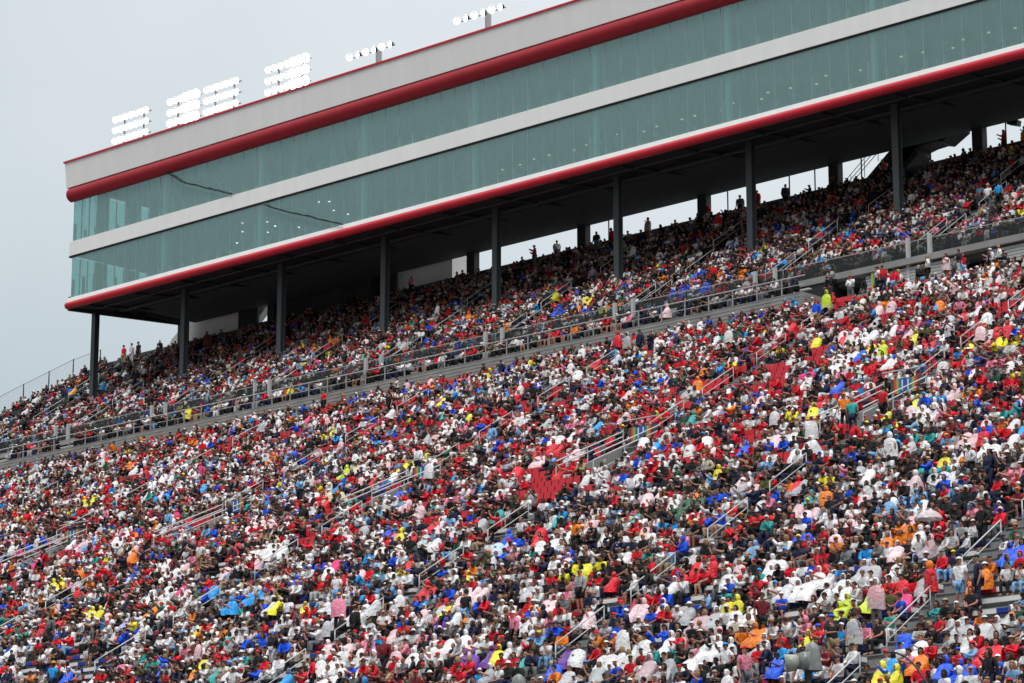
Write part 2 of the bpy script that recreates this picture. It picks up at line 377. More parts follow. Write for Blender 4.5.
# right-hand siding wall with dark openings
sw = empty('siding_wall', (-90, 138.6, 43)); tag(sw, 'pale corrugated wall with dark doorways below the upper deck', 'wall')
OPEN = [(-104.9, -102.4), (-95.7, -93.1), (-84.2, -81.4), (-72.6, -69.8), (-60.8, -58.0)]
wb = MB(); edges = [-102.4, -95.7, -93.1, -84.2, -81.4, -72.6, -69.8, -60.8, -58.0, XR]
for a, b in zip(edges[0::2], edges[1::2]):
    z = 42.6
    while z < 45.6:
        wb.prism([(141.90, z), (141.86, z+0.02), (141.86, z+0.17), (141.90, z+0.19), (142.15, z+0.19), (142.15, z)], a, b); z += 0.2
link('panels', off(wb.mesh('panels', M['siding']), sw), sw)
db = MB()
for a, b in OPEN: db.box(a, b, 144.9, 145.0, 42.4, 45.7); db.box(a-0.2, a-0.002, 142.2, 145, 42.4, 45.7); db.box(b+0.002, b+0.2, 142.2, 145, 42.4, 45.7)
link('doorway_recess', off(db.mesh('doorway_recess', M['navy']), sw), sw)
sl = MB(); sl.box(-104.85, XR, 137.97, 142.3, 42.9, 43.3); link('landing', off(sl.mesh('landing', M['concrete']), sw), sw)

# ---- long railings
def railing(name, label, x0, x1, y, z0, h, step, mats, infill=None, mid=1, gates=(), sides=True, cat='railing'):
    o = empty(name, ((x0+x1)/2, y, z0)); tag(o, label, cat)
    x = x0; n = 0
    pm = MB().box(-0.035, 0.035, -0.035, 0.035, 0, h).mesh('post', mats[1])
    while x <= x1 and n < 100:
        link('post', pm, o, (x-o.location.x, 0, 0)); x += step; n += 1
    r = MB(); r.bar((x0, y, z0+h), (x1, y, z0+h), 0.04)
    for i in range(mid): r.bar((x0, y, z0+h*(i+1)/(mid+1)), (x1, y, z0+h*(i+1)/(mid+1)), 0.022)
    link('rail', off(r.mesh('rail', mats[0]), o), o)
    if infill:
        g = MB(); g.box(x0, x1, y-0.012, y+0.012, z0+0.1, z0+h-0.08); link('infill_panel', off(g.mesh('infill_panel', infill), o), o)
    return o
railing('walkway_railing', 'long pale metal railing with posts in front of the walkway', -212, -104.9, 138.98, 44.48, 1.1, 1.95, (M['rail'], M['galv']), None, 1)
gr = railing('deck_railing', 'railing of glass panels along the front edge of the upper deck', -205.5, -40, 142.2, 46.12, 1.15, 2.95, (M['galv'], M['dark']), M['rglass'], 0)
gp = MB().box(-0.11, 0.11, -0.11, 0.11, -1.5, 1.35).mesh('gate_post', M['rail'])
for g in GATES:
    for s in (-0.8, 0.8): link('gate_post', gp, gr, (g+s-gr.location.x, -0.25, 0))
# black sign plates with letters on the gate rails of the upper aisles
def textmesh(txt, size):
    c = bpy.data.curves.new('txt', 'FONT'); c.body = txt; c.size = size; c.align_x = 'CENTER'; c.align_y = 'CENTER'; c.extrude = 0.006; c.resolution_u = 2
    t = bpy.data.objects.new('txt', c); COL.objects.link(t); dg = bpy.context.evaluated_depsgraph_get()
    me = bpy.data.meshes.new_from_object(t.evaluated_get(dg)); bpy.data.objects.remove(t); me.transform(Matrix.Rotation(math.pi/2, 4, 'X')); me.materials.clear(); me.materials.append(M['bwhite']); return me

# ---- handrails on the stairs
def handrail_mesh(slope, L_=3.3):
    m = MB(); f = lambda y: slope*y
    m.bar((0, 0, 0), (0, 0, 0.92), 0.027); m.bar((0, L_, f(L_)), (0, L_, f(L_)+0.92), 0.027)
    m.bar((0, 0, 0.92), (0, L_, f(L_)+0.92), 0.029); m.bar((0, 0, 0.5), (0, L_, f(L_)+0.5), 0.022)
    return m.mesh('handrail', M['rail'], True)
hl = handrail_mesh(0.515, 3.6); hu = handrail_mesh(0.67, 3.2)
hn = 0
for j in AJ:
    y = 72.3+((j*1.7) % 2.2); n = 0
    while y < 133:
        if any(PY0-4.2 < y < PY1+0.4 and abs(ax(j, y+1.8)-p) < PW+2.2 for p in PX): y += 1.0; continue
        q = px((ax(j, y+1.8), y+1.8, lz(y)+1.5))
        kx = int((y-70.4)/LT); 
        if -30 < q[0] < 1050 and q[1] < 700:
            o = link('stair_handrail', hl if hn else hl, None, (ax(j, y), y, lz(y)+0.0)); o.rotation_euler = (0, 0, math.atan(0.19))
            side = 'the rightmost stair' if j <= 0 else ORD[j]+' stair from the right'
            tag(o, 'white metal handrail, %s one up on %s of the lower deck' % (ORD[min(n, 19)], side), 'handrail', 'handrails on the lower stairs'); n += 1; hn += 1
        y += 5.6 if n % 2 else 6.3
gs = sorted([g for g in GATES if -212 < g < -86], reverse=True)
for i, g in enumerate(gs):
    for t, y in enumerate((142.9, 147.6, 152.4)):
        if g < ulimit(y+2): continue
        for s in (-0.72, 0.72) if t == 0 else ((-0.72,) if (i+t) % 2 else (0.72,)):
            o = link('stair_handrail', hu, None, (g+s, y, 46.14+0.67*(y-142.3)))
            lev = ['bottom', 'middle', 'top'][t]
            tag(o, 'grey metal handrail, %s flight, %s side of %s upper stair from the right' % (lev, 'left' if s < 0 else 'right', ORD[i]), 'handrail', 'handrails on the upper stairs')

# ---- stair portals with numbered signs
tm = textmesh('1', 0.9); sm = MB().box(-0.80, 0.80, -0.02, 0.02, -0.42, 0.42).mesh('number_sign', M['sign'])
PS = sorted(PX, reverse=True)
for i, p in enumerate(PS):
    q = px((p, PY1, lz(PY1)))
    if not (-40 < q[0] < 1060): continue
    o = empty('stair_portal', (p, PY0, lz(PY0)))
    lab = {-61.6: 'stair portal in the lower deck beside the right edge', -78.7: 'numbered stair portal below the standing person in a red polo shirt', -95.3: 'numbered stair portal in the middle of the frame, beside empty red chairs',
           -111.1: 'numbered stair portal with a tall white poncho before its railing', -126.6: 'numbered stair portal, second from the left edge', -141.8: 'leftmost numbered stair portal of the lower deck', -157.6: 'stair portal beyond the left edge'}[p]
    tag(o, lab, 'stairway portal', 'stair portals of the lower deck')
    h = lz(PY1)-lz(PY0)
    for s in (-1, 1):
        x = s*PW; w_ = MB().prism([(0-0.6, -0.5), (PY1-PY0+0.3, -0.5), (PY1-PY0+0.3, h+0.25), (-0.6, 0.05)], x-0.08, x+0.08)
        w_.build('side_wall', M['concrete'], o)
        r = MB(); a = (x, -0.5, 0.0); b = (x, PY1-PY0+0.2, h+0.2)
        for d in (0.95, 0.68): r.bar((x, -0.5, d), (x, PY1-PY0+0.2, h+d), 0.035)
        for y in (-0.5, 1.9, PY1-PY0+0.2): r.bar((x, y, 0.515*y-0.1), (x, y, 0.515*(y)+0.97), 0.035)
        r.build('guard_rail', M['rail'], o)
    MB().box(-0.7, PW-0.09, PY1-PY0, PY1-PY0+0.2, 2.3, h+1.02).build('header', M['dtread'], o)
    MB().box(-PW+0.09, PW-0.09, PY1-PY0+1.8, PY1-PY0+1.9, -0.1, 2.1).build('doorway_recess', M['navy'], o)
    MB().box(-PW+0.09, PW-0.09, PY1-PY0+0.2, PY1-PY0+1.0, h+0.0, h+0.2).build('roof_slab', M['concrete'], o)
    r = MB(); r.bar((-PW, PY1-PY0+0.1, h+1.45), (PW, PY1-PY0+0.1, h+1.45), 0.035); r.build('top_rail', M['rail'], o)
    s = link('number_sign', sm, o, (0.22, PY1-PY0-0.08, h+0.62)); s.scale = (0.84, 1, 0.84); [link('numeral', tm, s, (d_, -0.035, 0)) for d_ in (-0.2, 0.2)]

# ------------------------------------------------------------------ suite building over the upper deck
BX0, BX1 = -187.9, -52.0
bld = empty('suite_building', ((BX0+BX1)/2, 150, 51)); tag(bld, 'long two-storey glazed suite building on columns with white and red bands', 'building')
def bp_(name, mbx, m, smooth=False, parent=None):
    par = parent or bld; me = mbx.mesh(name, m, smooth); me.transform(Matrix.Translation(-bld.location)); return link(name, me, par)
def arc(cy, cz, r, a0, a1, n=10): return [(cy+r*math.cos(R(a0+(a1-a0)*i/n)), cz+r*math.sin(R(a0+(a1-a0)*i/n))) for i in range(n+1)]
BA = 160.2
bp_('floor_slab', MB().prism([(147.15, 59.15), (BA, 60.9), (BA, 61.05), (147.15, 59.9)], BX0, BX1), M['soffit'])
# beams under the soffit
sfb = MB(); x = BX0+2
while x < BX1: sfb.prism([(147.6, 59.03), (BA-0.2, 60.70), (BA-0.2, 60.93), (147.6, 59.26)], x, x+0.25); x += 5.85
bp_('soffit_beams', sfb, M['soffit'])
pp = MB()
for y, z, rr_ in ((149.0, 59.28, 0.07), (151.7, 59.62, 0.10), (152.2, 59.68, 0.05), (156.0, 60.2, 0.08)): pp.bar((BX0+1, y, z), (BX1, y, z), rr_, 8)
bp_('soffit_pipes', pp, M['column'])
bp_('edge_tube', MB().prism(arc(146.95, 59.35, 0.31, 0, 360, 20)[:-1], BX0-0.12, BX1), M['red2'], False)
bp_('lower_fascia', MB().prism([(146.86, 59.6), (147.2, 59.6), (147.2, 60.0), (146.95, 60.0)], BX0-0.05, BX1), M['white'])
bp_('middle_band', MB().prism([(146.84, 63.62), (147.3, 63.62), (147.3, 64.85), (146.84, 64.85)], BX0+0.03, BX1), M['white'])
bp_('middle_shadow_gap', MB().box(BX0-0.1, BX1, 146.9, 147.2, 63.52, 63.615), M['dark'])
bp_('upper_tube', MB().prism(arc(147.0, 68.98, 0.62, 90, 270, 14), BX0-0.1, BX1), M['red'])
bp_('parapet', MB().prism([(146.55, 69.55), (147.2, 69.55), (147.2, 71.7), (146.3, 71.7)], BX0-0.3, BX1), M['white'])
bp_('parapet_cap', MB().box(BX0-0.42, BX1, 146.2, 147.25, 71.7, 71.84), M['red2'])
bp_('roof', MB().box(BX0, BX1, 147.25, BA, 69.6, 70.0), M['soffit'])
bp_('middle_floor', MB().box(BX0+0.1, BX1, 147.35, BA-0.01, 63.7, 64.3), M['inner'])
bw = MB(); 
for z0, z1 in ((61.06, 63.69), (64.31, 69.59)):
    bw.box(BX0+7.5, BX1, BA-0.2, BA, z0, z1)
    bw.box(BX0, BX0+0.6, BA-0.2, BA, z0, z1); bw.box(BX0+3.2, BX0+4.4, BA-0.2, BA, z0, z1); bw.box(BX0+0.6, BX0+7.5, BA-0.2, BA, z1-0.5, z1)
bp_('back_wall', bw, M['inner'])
ew = MB()
for z0, z1 in ((60.0, 63.61), (64.86, 69.59)):
    ew.box(BX0+0.01, BX0+0.25, 149.6, 150.8, z0, z1); ew.box(BX0+0.01, BX0+0.25, 152.7, 154.3, z0, z1); ew.box(BX0+0.01, BX0+0.25, 155.4, BA-0.2, z0, z1)
bp_('end_wall', ew, M['inner2'])
for z0, z1 in ((60.4, 63.6), (64.86, 69.4)):
    bp_('end_window', MB().box(BX0+0.05, BX0+0.07, 147.2, 149.59, z0, z1), M['eglass']); bp_('end_window', MB().box(BX0+0.05, BX0+0.07, 150.81, 152.69, z0, z1), M['eglass']); bp_('end_window', MB().box(BX0+0.05, BX0+0.07, 154.31, 155.39, z0, z1), M['eglass'])
    mm = MB()
    for y in (148.0, 148.8, 151.7): mm.box(BX0+0.0, BX0+0.12, y, y+0.05, z0, z1)
    bp_('end_window_frame', mm, M['column'])
# stepped seating inside both storeys
for z0, zc in ((59.95, 63.6), (64.31, 69.5)):
    st = MB()
    for i in range(6): st.box(BX0+1.2, BX1, 149.6+i*1.3, BA-0.3, z0+0.05+i*0.001, z0+0.42*(i+1))
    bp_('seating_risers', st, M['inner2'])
ch = MB()
for z0 in (59.95, 64.31):
    for i in range(6):
        x = BX0+6+0.2*i
        while x < -88:
            ch.box(x, x+0.5, 149.9+i*1.3, 150.5+i*1.3, z0+0.42*(i+1)+0.3, z0+0.42*(i+1)+0.9); x += 0.75
tag(bp_('suite_seats', ch, M['inner']), kind='stuff')
# columns
COLX = [-188.0+11.76*i+0.0 for i in range(12)]
COLX = [-188.0, -176.45, -164.8, -153.15, -141.45, -129.6, -117.6, -105.45, -93.6, -81.8, -70.0]
cm = MB().prism_y([(-0.27, 0), (0.27, 0), (0.27, 9.6), (-0.27, 9.6)], -0.2, -0.16)
def hcol(w, d, h):
    m = MB(); m.box(-w, w, -d, -d+0.05, 0, h); m.box(-w, w, d-0.05, d, 0, h); m.box(-0.06, 0.06, -d+0.05, d-0.05, 0, h); return m
def colz(Y): return 46.14+0.67*(Y-142.3)
for x in COLX:
    o = link('column', hcol(0.235, 0.25, 59.35-50.9).mesh('column', M['column']), bld, (x-bld.location.x, 150-bld.location.y, 50.9-bld.location.z))
    link('base_plate', MB().box(-0.45, 0.45, -0.45, 0.45, -0.2, 0.08).mesh('base_plate', M['column']), o)
    link('rear_column', MB().box(-0.42, 0.42, -0.3, 0.3, 0, 4.3).mesh('rear_column', M['soffit']), bld, (x-bld.location.x, 159.7-bld.location.y, 56.6-bld.location.z))
    for z0, z1 in ((59.96, 63.6), (64.31, 69.55)):
        if x > -187: link('inner_column', MB().box(-0.17, 0.17, -0.17, 0.17, 0, z1-z0).mesh('inner_column', M['icolumn']), bld, (x+0.3-bld.location.x, 147.4-bld.location.y, z0-bld.location.z))
# glazing: one window per bay and storey, panes with pale joints
bays = [BX0+0.3]+[x for x in COLX[1:]]+[BX1]
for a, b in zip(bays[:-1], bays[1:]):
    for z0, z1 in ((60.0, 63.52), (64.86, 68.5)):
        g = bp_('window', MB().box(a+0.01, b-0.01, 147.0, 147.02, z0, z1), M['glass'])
        j = MB(); n = max(1, int(round((b-a)/1.47)))
        for i in range(n):
            xx = a+(b-a)*i/n; j.box(xx-0.009, xx+0.009, 146.975, 146.998, z0, z1)
            j.box(xx-0.035, xx+0.035, 147.03, 147.3, z0, z0+random.choice((0.5, 0.8, 0.8, 1.6)))
        bp_('glazing_joints', j, M['joint'], parent=None).parent = g
# interior lamps
dl = MB().bar((0,0,0), (0,0,0.05), 0.10, 8); dlm = dl.mesh('downlight', M['lampw']); dlc = MB().bar((0,0,0), (0,0,0.05), 0.09, 8).mesh('downlight', M['lampc'])
n = 0
for i in range(34):
    for r_ in range(2):
        x = -142+i*1.75+r_*0.6+random.uniform(-0.5, 0.5); y = 150.4+r_*2.6+random.uniform(-0.6, 0.6)
        if n < 68: link('downlight', dlm, bld, (x-bld.location.x, y-bld.location.y, 62.55-r_*0.25-bld.location.z)); n += 1
for x, y, z in ((-168.5, 149, 63.2), (-169.6, 150, 62.9), (-168.8, 152, 63.1), (-166.0, 149.4, 62.9), (-164.6, 149.0, 62.2), (-164, 151, 62.4), (-159.6, 149, 63.2), (-158.4, 149, 63.0), (-160, 151, 63.0), (-158.9, 151.5, 62.6), (-172.5, 152, 62.9)):
    link('downlight', dlc, bld, (x-bld.location.x, y-bld.location.y, z-bld.location.z))
# dark end stair, back infill wall
bp_('rear_infill_wall', MB().box(-181.5, -179.0, 160.25, 160.45, 56, 61.2).box(-177.1, -162.3, 160.25, 160.45, 56, 61.2).box(-179.0, -177.1, 160.25, 160.45, 56, 58.75), M['soffit'])
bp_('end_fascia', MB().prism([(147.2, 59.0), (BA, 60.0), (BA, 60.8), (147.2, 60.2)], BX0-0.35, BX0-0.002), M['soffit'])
# dark cords added to stand for wires reflected in the glass
def jitter(pts):
    r = []
    for (a, b) in zip(pts[:-1], pts[1:]):
        for i in range(5):
            t = i/5; r.append(tuple(a[q]+(b[q]-a[q])*t+(random.uniform(-0.07, 0.07) if q == 2 else 0) for q in range(3)))
    return r+[pts[-1]]
for k, pts in enumerate(([(-175.5,146.75,68.35),(-173.0,146.75,67.0),(-169.9,146.75,65.9),(-167.3,146.75,64.95)], [(-163.6,146.75,63.4),(-160.8,146.75,62.15),(-157.6,146.75,61.1),(-154.5,146.75,59.95)])):
    o = MB().path(jitter(pts), 0.055).build('cable', M['dark'], None)
    tag(o, ['dark cable sagging across the upper glazing near the left corner', 'dark cable sagging across the lower glazing near the left corner'][k], 'cable')

# pale raking wall behind the left end and the white block behind the deck
o = MB().prism_y([(-192.5, 57.2), (-191.0, 59.4), (-189.0, 60.6), (-185.2, 62.3), (-176.0, 62.3), (-181.5, 58.0), (-184, 55.5), (-192, 55.5)], 160.9, 161.6).build('raking_wall', M['whitec'])
tag(o, 'pale raking concrete wall behind the left end of the deck', 'wall')
o = MB().box(-163.8, -156.9, 161.2, 164, 55, 63.5).build('white_block', M['whitec'])
tag(o, 'plain off-white block seen through the gap behind the top row', 'building')
# rear stairs at the right
o = empty('rear_stair', (-115, 160.8, 56)); tag(o, 'dark steel staircase with railings climbing behind the top row', 'staircase')
def op(name, m, mt): me = m.mesh(name, mt); me.transform(Matrix.Translation(-o.location)); return link(name, me, o)
op('stringer', MB().prism_y([(-118.2, 56.8), (-112.9, 60.9), (-111.2, 60.9), (-111.2, 60.2), (-115.7, 56.6)], 160.7, 161.5), M['dark'])
r = MB()
for d in (0.45, 0.8, 1.15): r.bar((-118.4, 160.7, 57.1+d), (-113.3, 160.7, 61.0+d), 0.03)
for i in range(5): r.bar((-118.2+i*1.2, 160.7, 57.0+i*0.93), (-118.2+i*1.2, 160.7, 58.3+i*0.93), 0.03)
op('stair_railing', r, M['galv'])
o2 = MB().prism_y([(-113.2, 58.0), (-112.0, 59.0), (-111.2, 59.6), (-111.3, 60.0), (-110.6, 60.15), (-109.7, 60.2), (-109.2, 60.05), (-107.9, 60.75), (-107.9, 61.5), (-113.2, 61.5)], 160.7, 162.3).build('stair_flight', M['soffit'])
tag(o2, 'dark underside of a stair flight meeting the soffit at the right', 'staircase')
pm = MB().bar((0,0,0), (0,0,4.1), 0.055).mesh('slim_post', M['dark'])
for i, x in enumerate((-139.7, -128.1, -122.4, -120.1, -116.0, -110.1, -103.9, -98.0)):
    o = link('slim_post', pm, None, (x, 160.6, 56.9)); tag(o, 'slim dark post behind the top row, %s from the left' % ORD[i], 'post', 'slim posts behind the top row')
for i, (x, z) in enumerate(((-103.9, 60.0), (-102.9, 60.35))):
    o = empty('loudspeaker', (x+0.8, 160.4, z)); tag(o, ['left one of two dark loudspeakers hanging under the roof edge', 'right one of two dark loudspeakers hanging under the roof edge'][i], 'loudspeaker', 'loudspeakers at the roof edge')
    MB().prism_y([(-0.45, 0), (0.35, -0.28), (0.45, 0.1), (-0.35, 0.35)], -0.25, 0.25).build('cabinet', M['dark'], o); MB().bar((0.3, 0, 0.1), (0.3, 0, 0.9), 0.03).build('bracket', M['dark'], o)

# fence round the left end of the upper deck
fe = empty('mesh_fence', (-200, 156, 53)); tag(fe, 'see-through mesh fence with dark posts along the stand\'s left end', 'fence')
fp = [(-205.2, 150.6), (-204.4, 152.6), (-203.6, 154.6), (-202.6, 156.6), (-201.6, 158.5), (-200.3, 160.5)]
pts = []
for x, y in fp:
    z = 46.14+0.67*(min(y, 160)-142.3); pts.append((x, y, z))
    link('post', MB().bar((0, 0, 0), (0, 0, 1.9), 0.05).mesh('post', M['dark']), fe, (x-fe.location.x, y-fe.location.y, z-fe.location.z))
r = MB()
for h in (1.85, 0.2): r.path([(p[0], p[1], p[2]+h) for p in pts], 0.02)
for a, b in zip(pts[:-1], pts[1:]):
    n = 14
    for i in range(n):
        t = i/n; t2 = (i+1)/n
        for (u, v) in ((0.2, 1.85), (1.85, 0.2)):
            P = [a[q]+(b[q]-a[q])*t for q in range(3)]; Q = [a[q]+(b[q]-a[q])*t2 for q in range(3)]
            r.bar((P[0], P[1], P[2]+u), (Q[0], Q[1], Q[2]+v), 0.004, 3)
me = r.mesh('wire_mesh', M['column']); me.transform(Matrix.Translation(-fe.location)); link('wire_mesh', me, fe)

# ------------------------------------------------------------------ roof floodlights
def lamp_meshes():
    h = MB().bar((0, 0.3, 0.05), (0, 0.0, 0.0), 0.12, 10, r2=0.27); return h.mesh('housing', M['dark'], True), MB().bar((0, -0.03, 0), (0, -0.005, 0), 0.285, 14).mesh('lens', M['lamp'])
HM, LM = lamp_meshes(); LG = LM.copy(); LG.materials.clear(); LG.materials.append(M['glare'])
BANK = [(-185.3, -180.7, 'leftmost bank of lit floodlights in three rows on the roof'), (-178.2, -174.3, 'glaring floodlight bank, second of four on the roof'), (-173.6, -169.4, 'floodlight bank just right of the most glaring one'), (-166.1, -161.1, 'rightmost bank of lit floodlights in three rows on the roof')]
for a, b, lab in BANK:
    o = empty('floodlight_bank', ((a+b)/2, 149, 70)); tag(o, lab, 'floodlight bank', 'floodlight banks on the roof')
    f = MB(); W2 = (b-a)/2
    for z in (3.6, 4.55, 5.5): f.box(-W2, W2, 0.3, 0.38, z-0.04, z+0.04)
    for x in (-W2*0.55, W2*0.55): f.box(x-0.06, x+0.06, 0.38, 0.5, 0, 5.6); f.bar((x, 0.45, 3.8), (x+0.2, 2.4, 0), 0.04)
    f.build('frame', M['galv'], o)
    n = 7 if W2 > 2.05 else 6
    for z in (3.6, 4.55, 5.5):
        for i in range(n):
            x = -W2+0.3+(2*W2-0.6)*i/(n-1); h = link('housing', HM, o, (x, 0, z)); h.rotation_euler = (R(12), 0, R(20)); h.scale = ((1.28,)*3 if lab.startswith(('glaring', 'rightmost')) and i >= n-3 else (1, 1, 1)); link('lens', LG if lab.startswith(('glaring', 'rightmost')) and i >= n-3 else LM, h)  # larger end lamps imitate the merged glow of the glaring banks
for a, b, z, n, lab in ((-181.6, -178.9, 74.75, 4, 'short low row of floodlights between two bright banks'), (-168.6, -166.6, 74.7, 3, 'short row of floodlights left of the rightmost bank'),
                     (-156.6, -151.6, 74.35, 6, 'single-row floodlight rack on a post, right of all banks'), (-144.9, -139.9, 74.5, 6, 'rightmost single-row floodlight rack on a post above the roof')):
    o = empty('floodlight_rack', ((a+b)/2, 152.0 if n < 5 else 149, 70)); tag(o, lab, 'floodlight rack', 'single-row floodlight racks'); W2 = (b-a)/2
    zz = z-70+(0.4 if n < 5 else 0)
    f = MB().box(-W2, W2, 0.3, 0.36, zz-0.03, zz+0.03); f.build('crossbar', M['galv'], o)
    MB().bar((0.6, 0.42, 0), (0.6, 0.42, zz-0.1), 0.24 if n > 4 else 0.1, 10).build('post', M['galv'], o)
    for i in range(n):
        x = -W2+0.25+(2*W2-0.5)*i/(n-1); h = link('housing', HM, o, (x, 0, zz)); h.rotation_euler = (R(14), 0, R(-15 if i % 2 else 25)); link('lens', LM, h)

# ------------------------------------------------------------------ people: pose skeletons -> skin meshes
def nrm(name, nodes, edges, sub, root=0):
    bm = bmesh.new(); sl_ = bm.verts.layers.skin.verify(); vs = []
    for co, r in nodes:
        v = bm.verts.new(co); rr = (r, r) if not isinstance(r, tuple) else r; v[sl_].radius = rr; vs.append(v)
    vs[root][sl_].use_root = True
    for a, b in edges: bm.edges.new((vs[a], vs[b]))
    me = bpy.data.meshes.new('s'); bm.to_mesh(me); bm.free(); ob = bpy.data.objects.new('s', me); COL.objects.link(ob)
    mod = ob.modifiers.new('skin', 'SKIN'); mod.use_smooth_shade = True
    if sub:
        m2 = ob.modifiers.new('sub', 'SUBSURF'); m2.levels = sub; m2.render_levels = sub
    dg = bpy.context.evaluated_depsgraph_get(); res = bpy.data.meshes.new_from_object(ob.evaluated_get(dg)); res.name = name
    bpy.data.objects.remove(ob); bpy.data.meshes.remove(me)
    res.polygons.foreach_set('use_smooth', [True]*len(res.polygons)); return res
def V3(*a): return Vector(a)
def pose(kind, var):
    P = {}
    if kind == 'sit':
        lean = {0: 0.0, 1: -0.03, 2: -0.26, 3: -0.10, 4: 0.0, 5: -0.05, 6: 0.04, 7: -0.14}[var]
        P['hip'] = V3(0, 0.2, 0.52); P['waist'] = V3(0, 0.2+lean*0.35, 0.71); P['chest'] = V3(0, 0.19+lean*0.75, 0.93); P['nb'] = V3(0, 0.18+lean, 1.05-abs(lean)*0.12)
        P['hd'] = P['nb']+V3(0, -0.035+lean*0.1, 0.16)
        sp = {2: 0.20, 0: 0.13, 3: 0.16}.get(var, 0.12)
        for s, n in ((-1, 'L'), (1, 'R')):
            P['hj'+n] = V3(0.095*s, 0.16, 0.50); P['kn'+n] = V3(sp*s, -0.24, 0.53); P['an'+n] = V3((sp+0.01)*s, -0.24+(0.1 if var in (1, 6) and s > 0 else 0), 0.09); P['to'+n] = P['an'+n]+V3(0.02*s, -0.17, -0.04)
            sh = P['nb']+V3(0.185*s, 0.01, -0.05); P['sh'+n] = sh
            if var in (0, 6): el, wr = V3(0.25*s, 0.10, 0.74), V3(0.10*s, -0.10, 0.64)
            elif var == 1: el, wr = V3(0.24*s, 0.04, 0.76), V3(-0.06*s, -0.09, 0.80+0.03*s)
            elif var == 2: el, wr = V3(0.20*s, -0.22, 0.66), V3(0.05*s, -0.36, 0.72)
            elif var == 3: el, wr = (V3(0.2*s, -0.14, 0.72), V3(0.06, -0.16, 0.98)) if s > 0 else (V3(0.24*s, 0.02, 0.74), V3(0.02, -0.18, 0.68))
            elif var == 4: el, wr = (V3(0.27*s, -0.12, 0.95), V3(0.13, -0.22, 1.16)) if s > 0 else (V3(0.25*s, 0.10, 0.74), V3(0.10*s, -0.10, 0.64))
            elif var == 5: el, wr = V3(0.23*s, -0.05, 0.80), V3(0.06*s, -0.26, 0.90)
            else: el, wr = V3(0.24*s, -0.06, 0.74), V3(0.12*s, -0.26, 0.62)
            P['el'+n] = el; P['wr'+n] = wr; P['ha'+n] = wr+(wr-el).normalized()*0.07
        P['yaw'] = {0: 0, 1: 30, 2: -15, 3: 20, 4: -30, 5: 10, 6: 40, 7: -35}[var]
    else:
        P['hip'] = V3(0, 0.0, 0.93); P['waist'] = V3(0, 0, 1.10); P['chest'] = V3(0, 0.0, 1.30); P['nb'] = V3(0, 0.01, 1.45); P['hd'] = V3(0, -0.02, 1.61)
        for s, n in ((-1, 'L'), (1, 'R')):
            st = 0.12*s if var == 3 else 0
            P['hj'+n] = V3(0.09*s, 0, 0.90); P['kn'+n] = V3(0.11*s, -0.02-st, 0.50); P['an'+n] = V3(0.12*s, 0.03-st*1.6, 0.09); P['to'+n] = P['an'+n]+V3(0.03*s, -0.18, -0.045)
            P['sh'+n] = V3(0.19*s, 0.01, 1.40)
            if var in (0, 3): el, wr = V3(0.25*s, 0.03+st*0.6, 1.13), V3(0.24*s, -0.05+st, 0.89)
            elif var == 1: el, wr = V3(0.36*s, 0.06, 1.17), V3(0.19*s, -0.05, 1.02)
            else: el, wr = (V3(0.27*s, -0.16, 1.22), V3(0.10*s, -0.34, 1.36)) if s > 0 else (V3(0.24*s, -0.05, 1.14), V3(0.05*s, -0.26, 1.16))
            P['el'+n] = el; P['wr'+n] = wr; P['ha'+n] = wr+(wr-el).normalized()*0.075
        P['yaw'] = [0, 25, 0, -25][var]
    return P
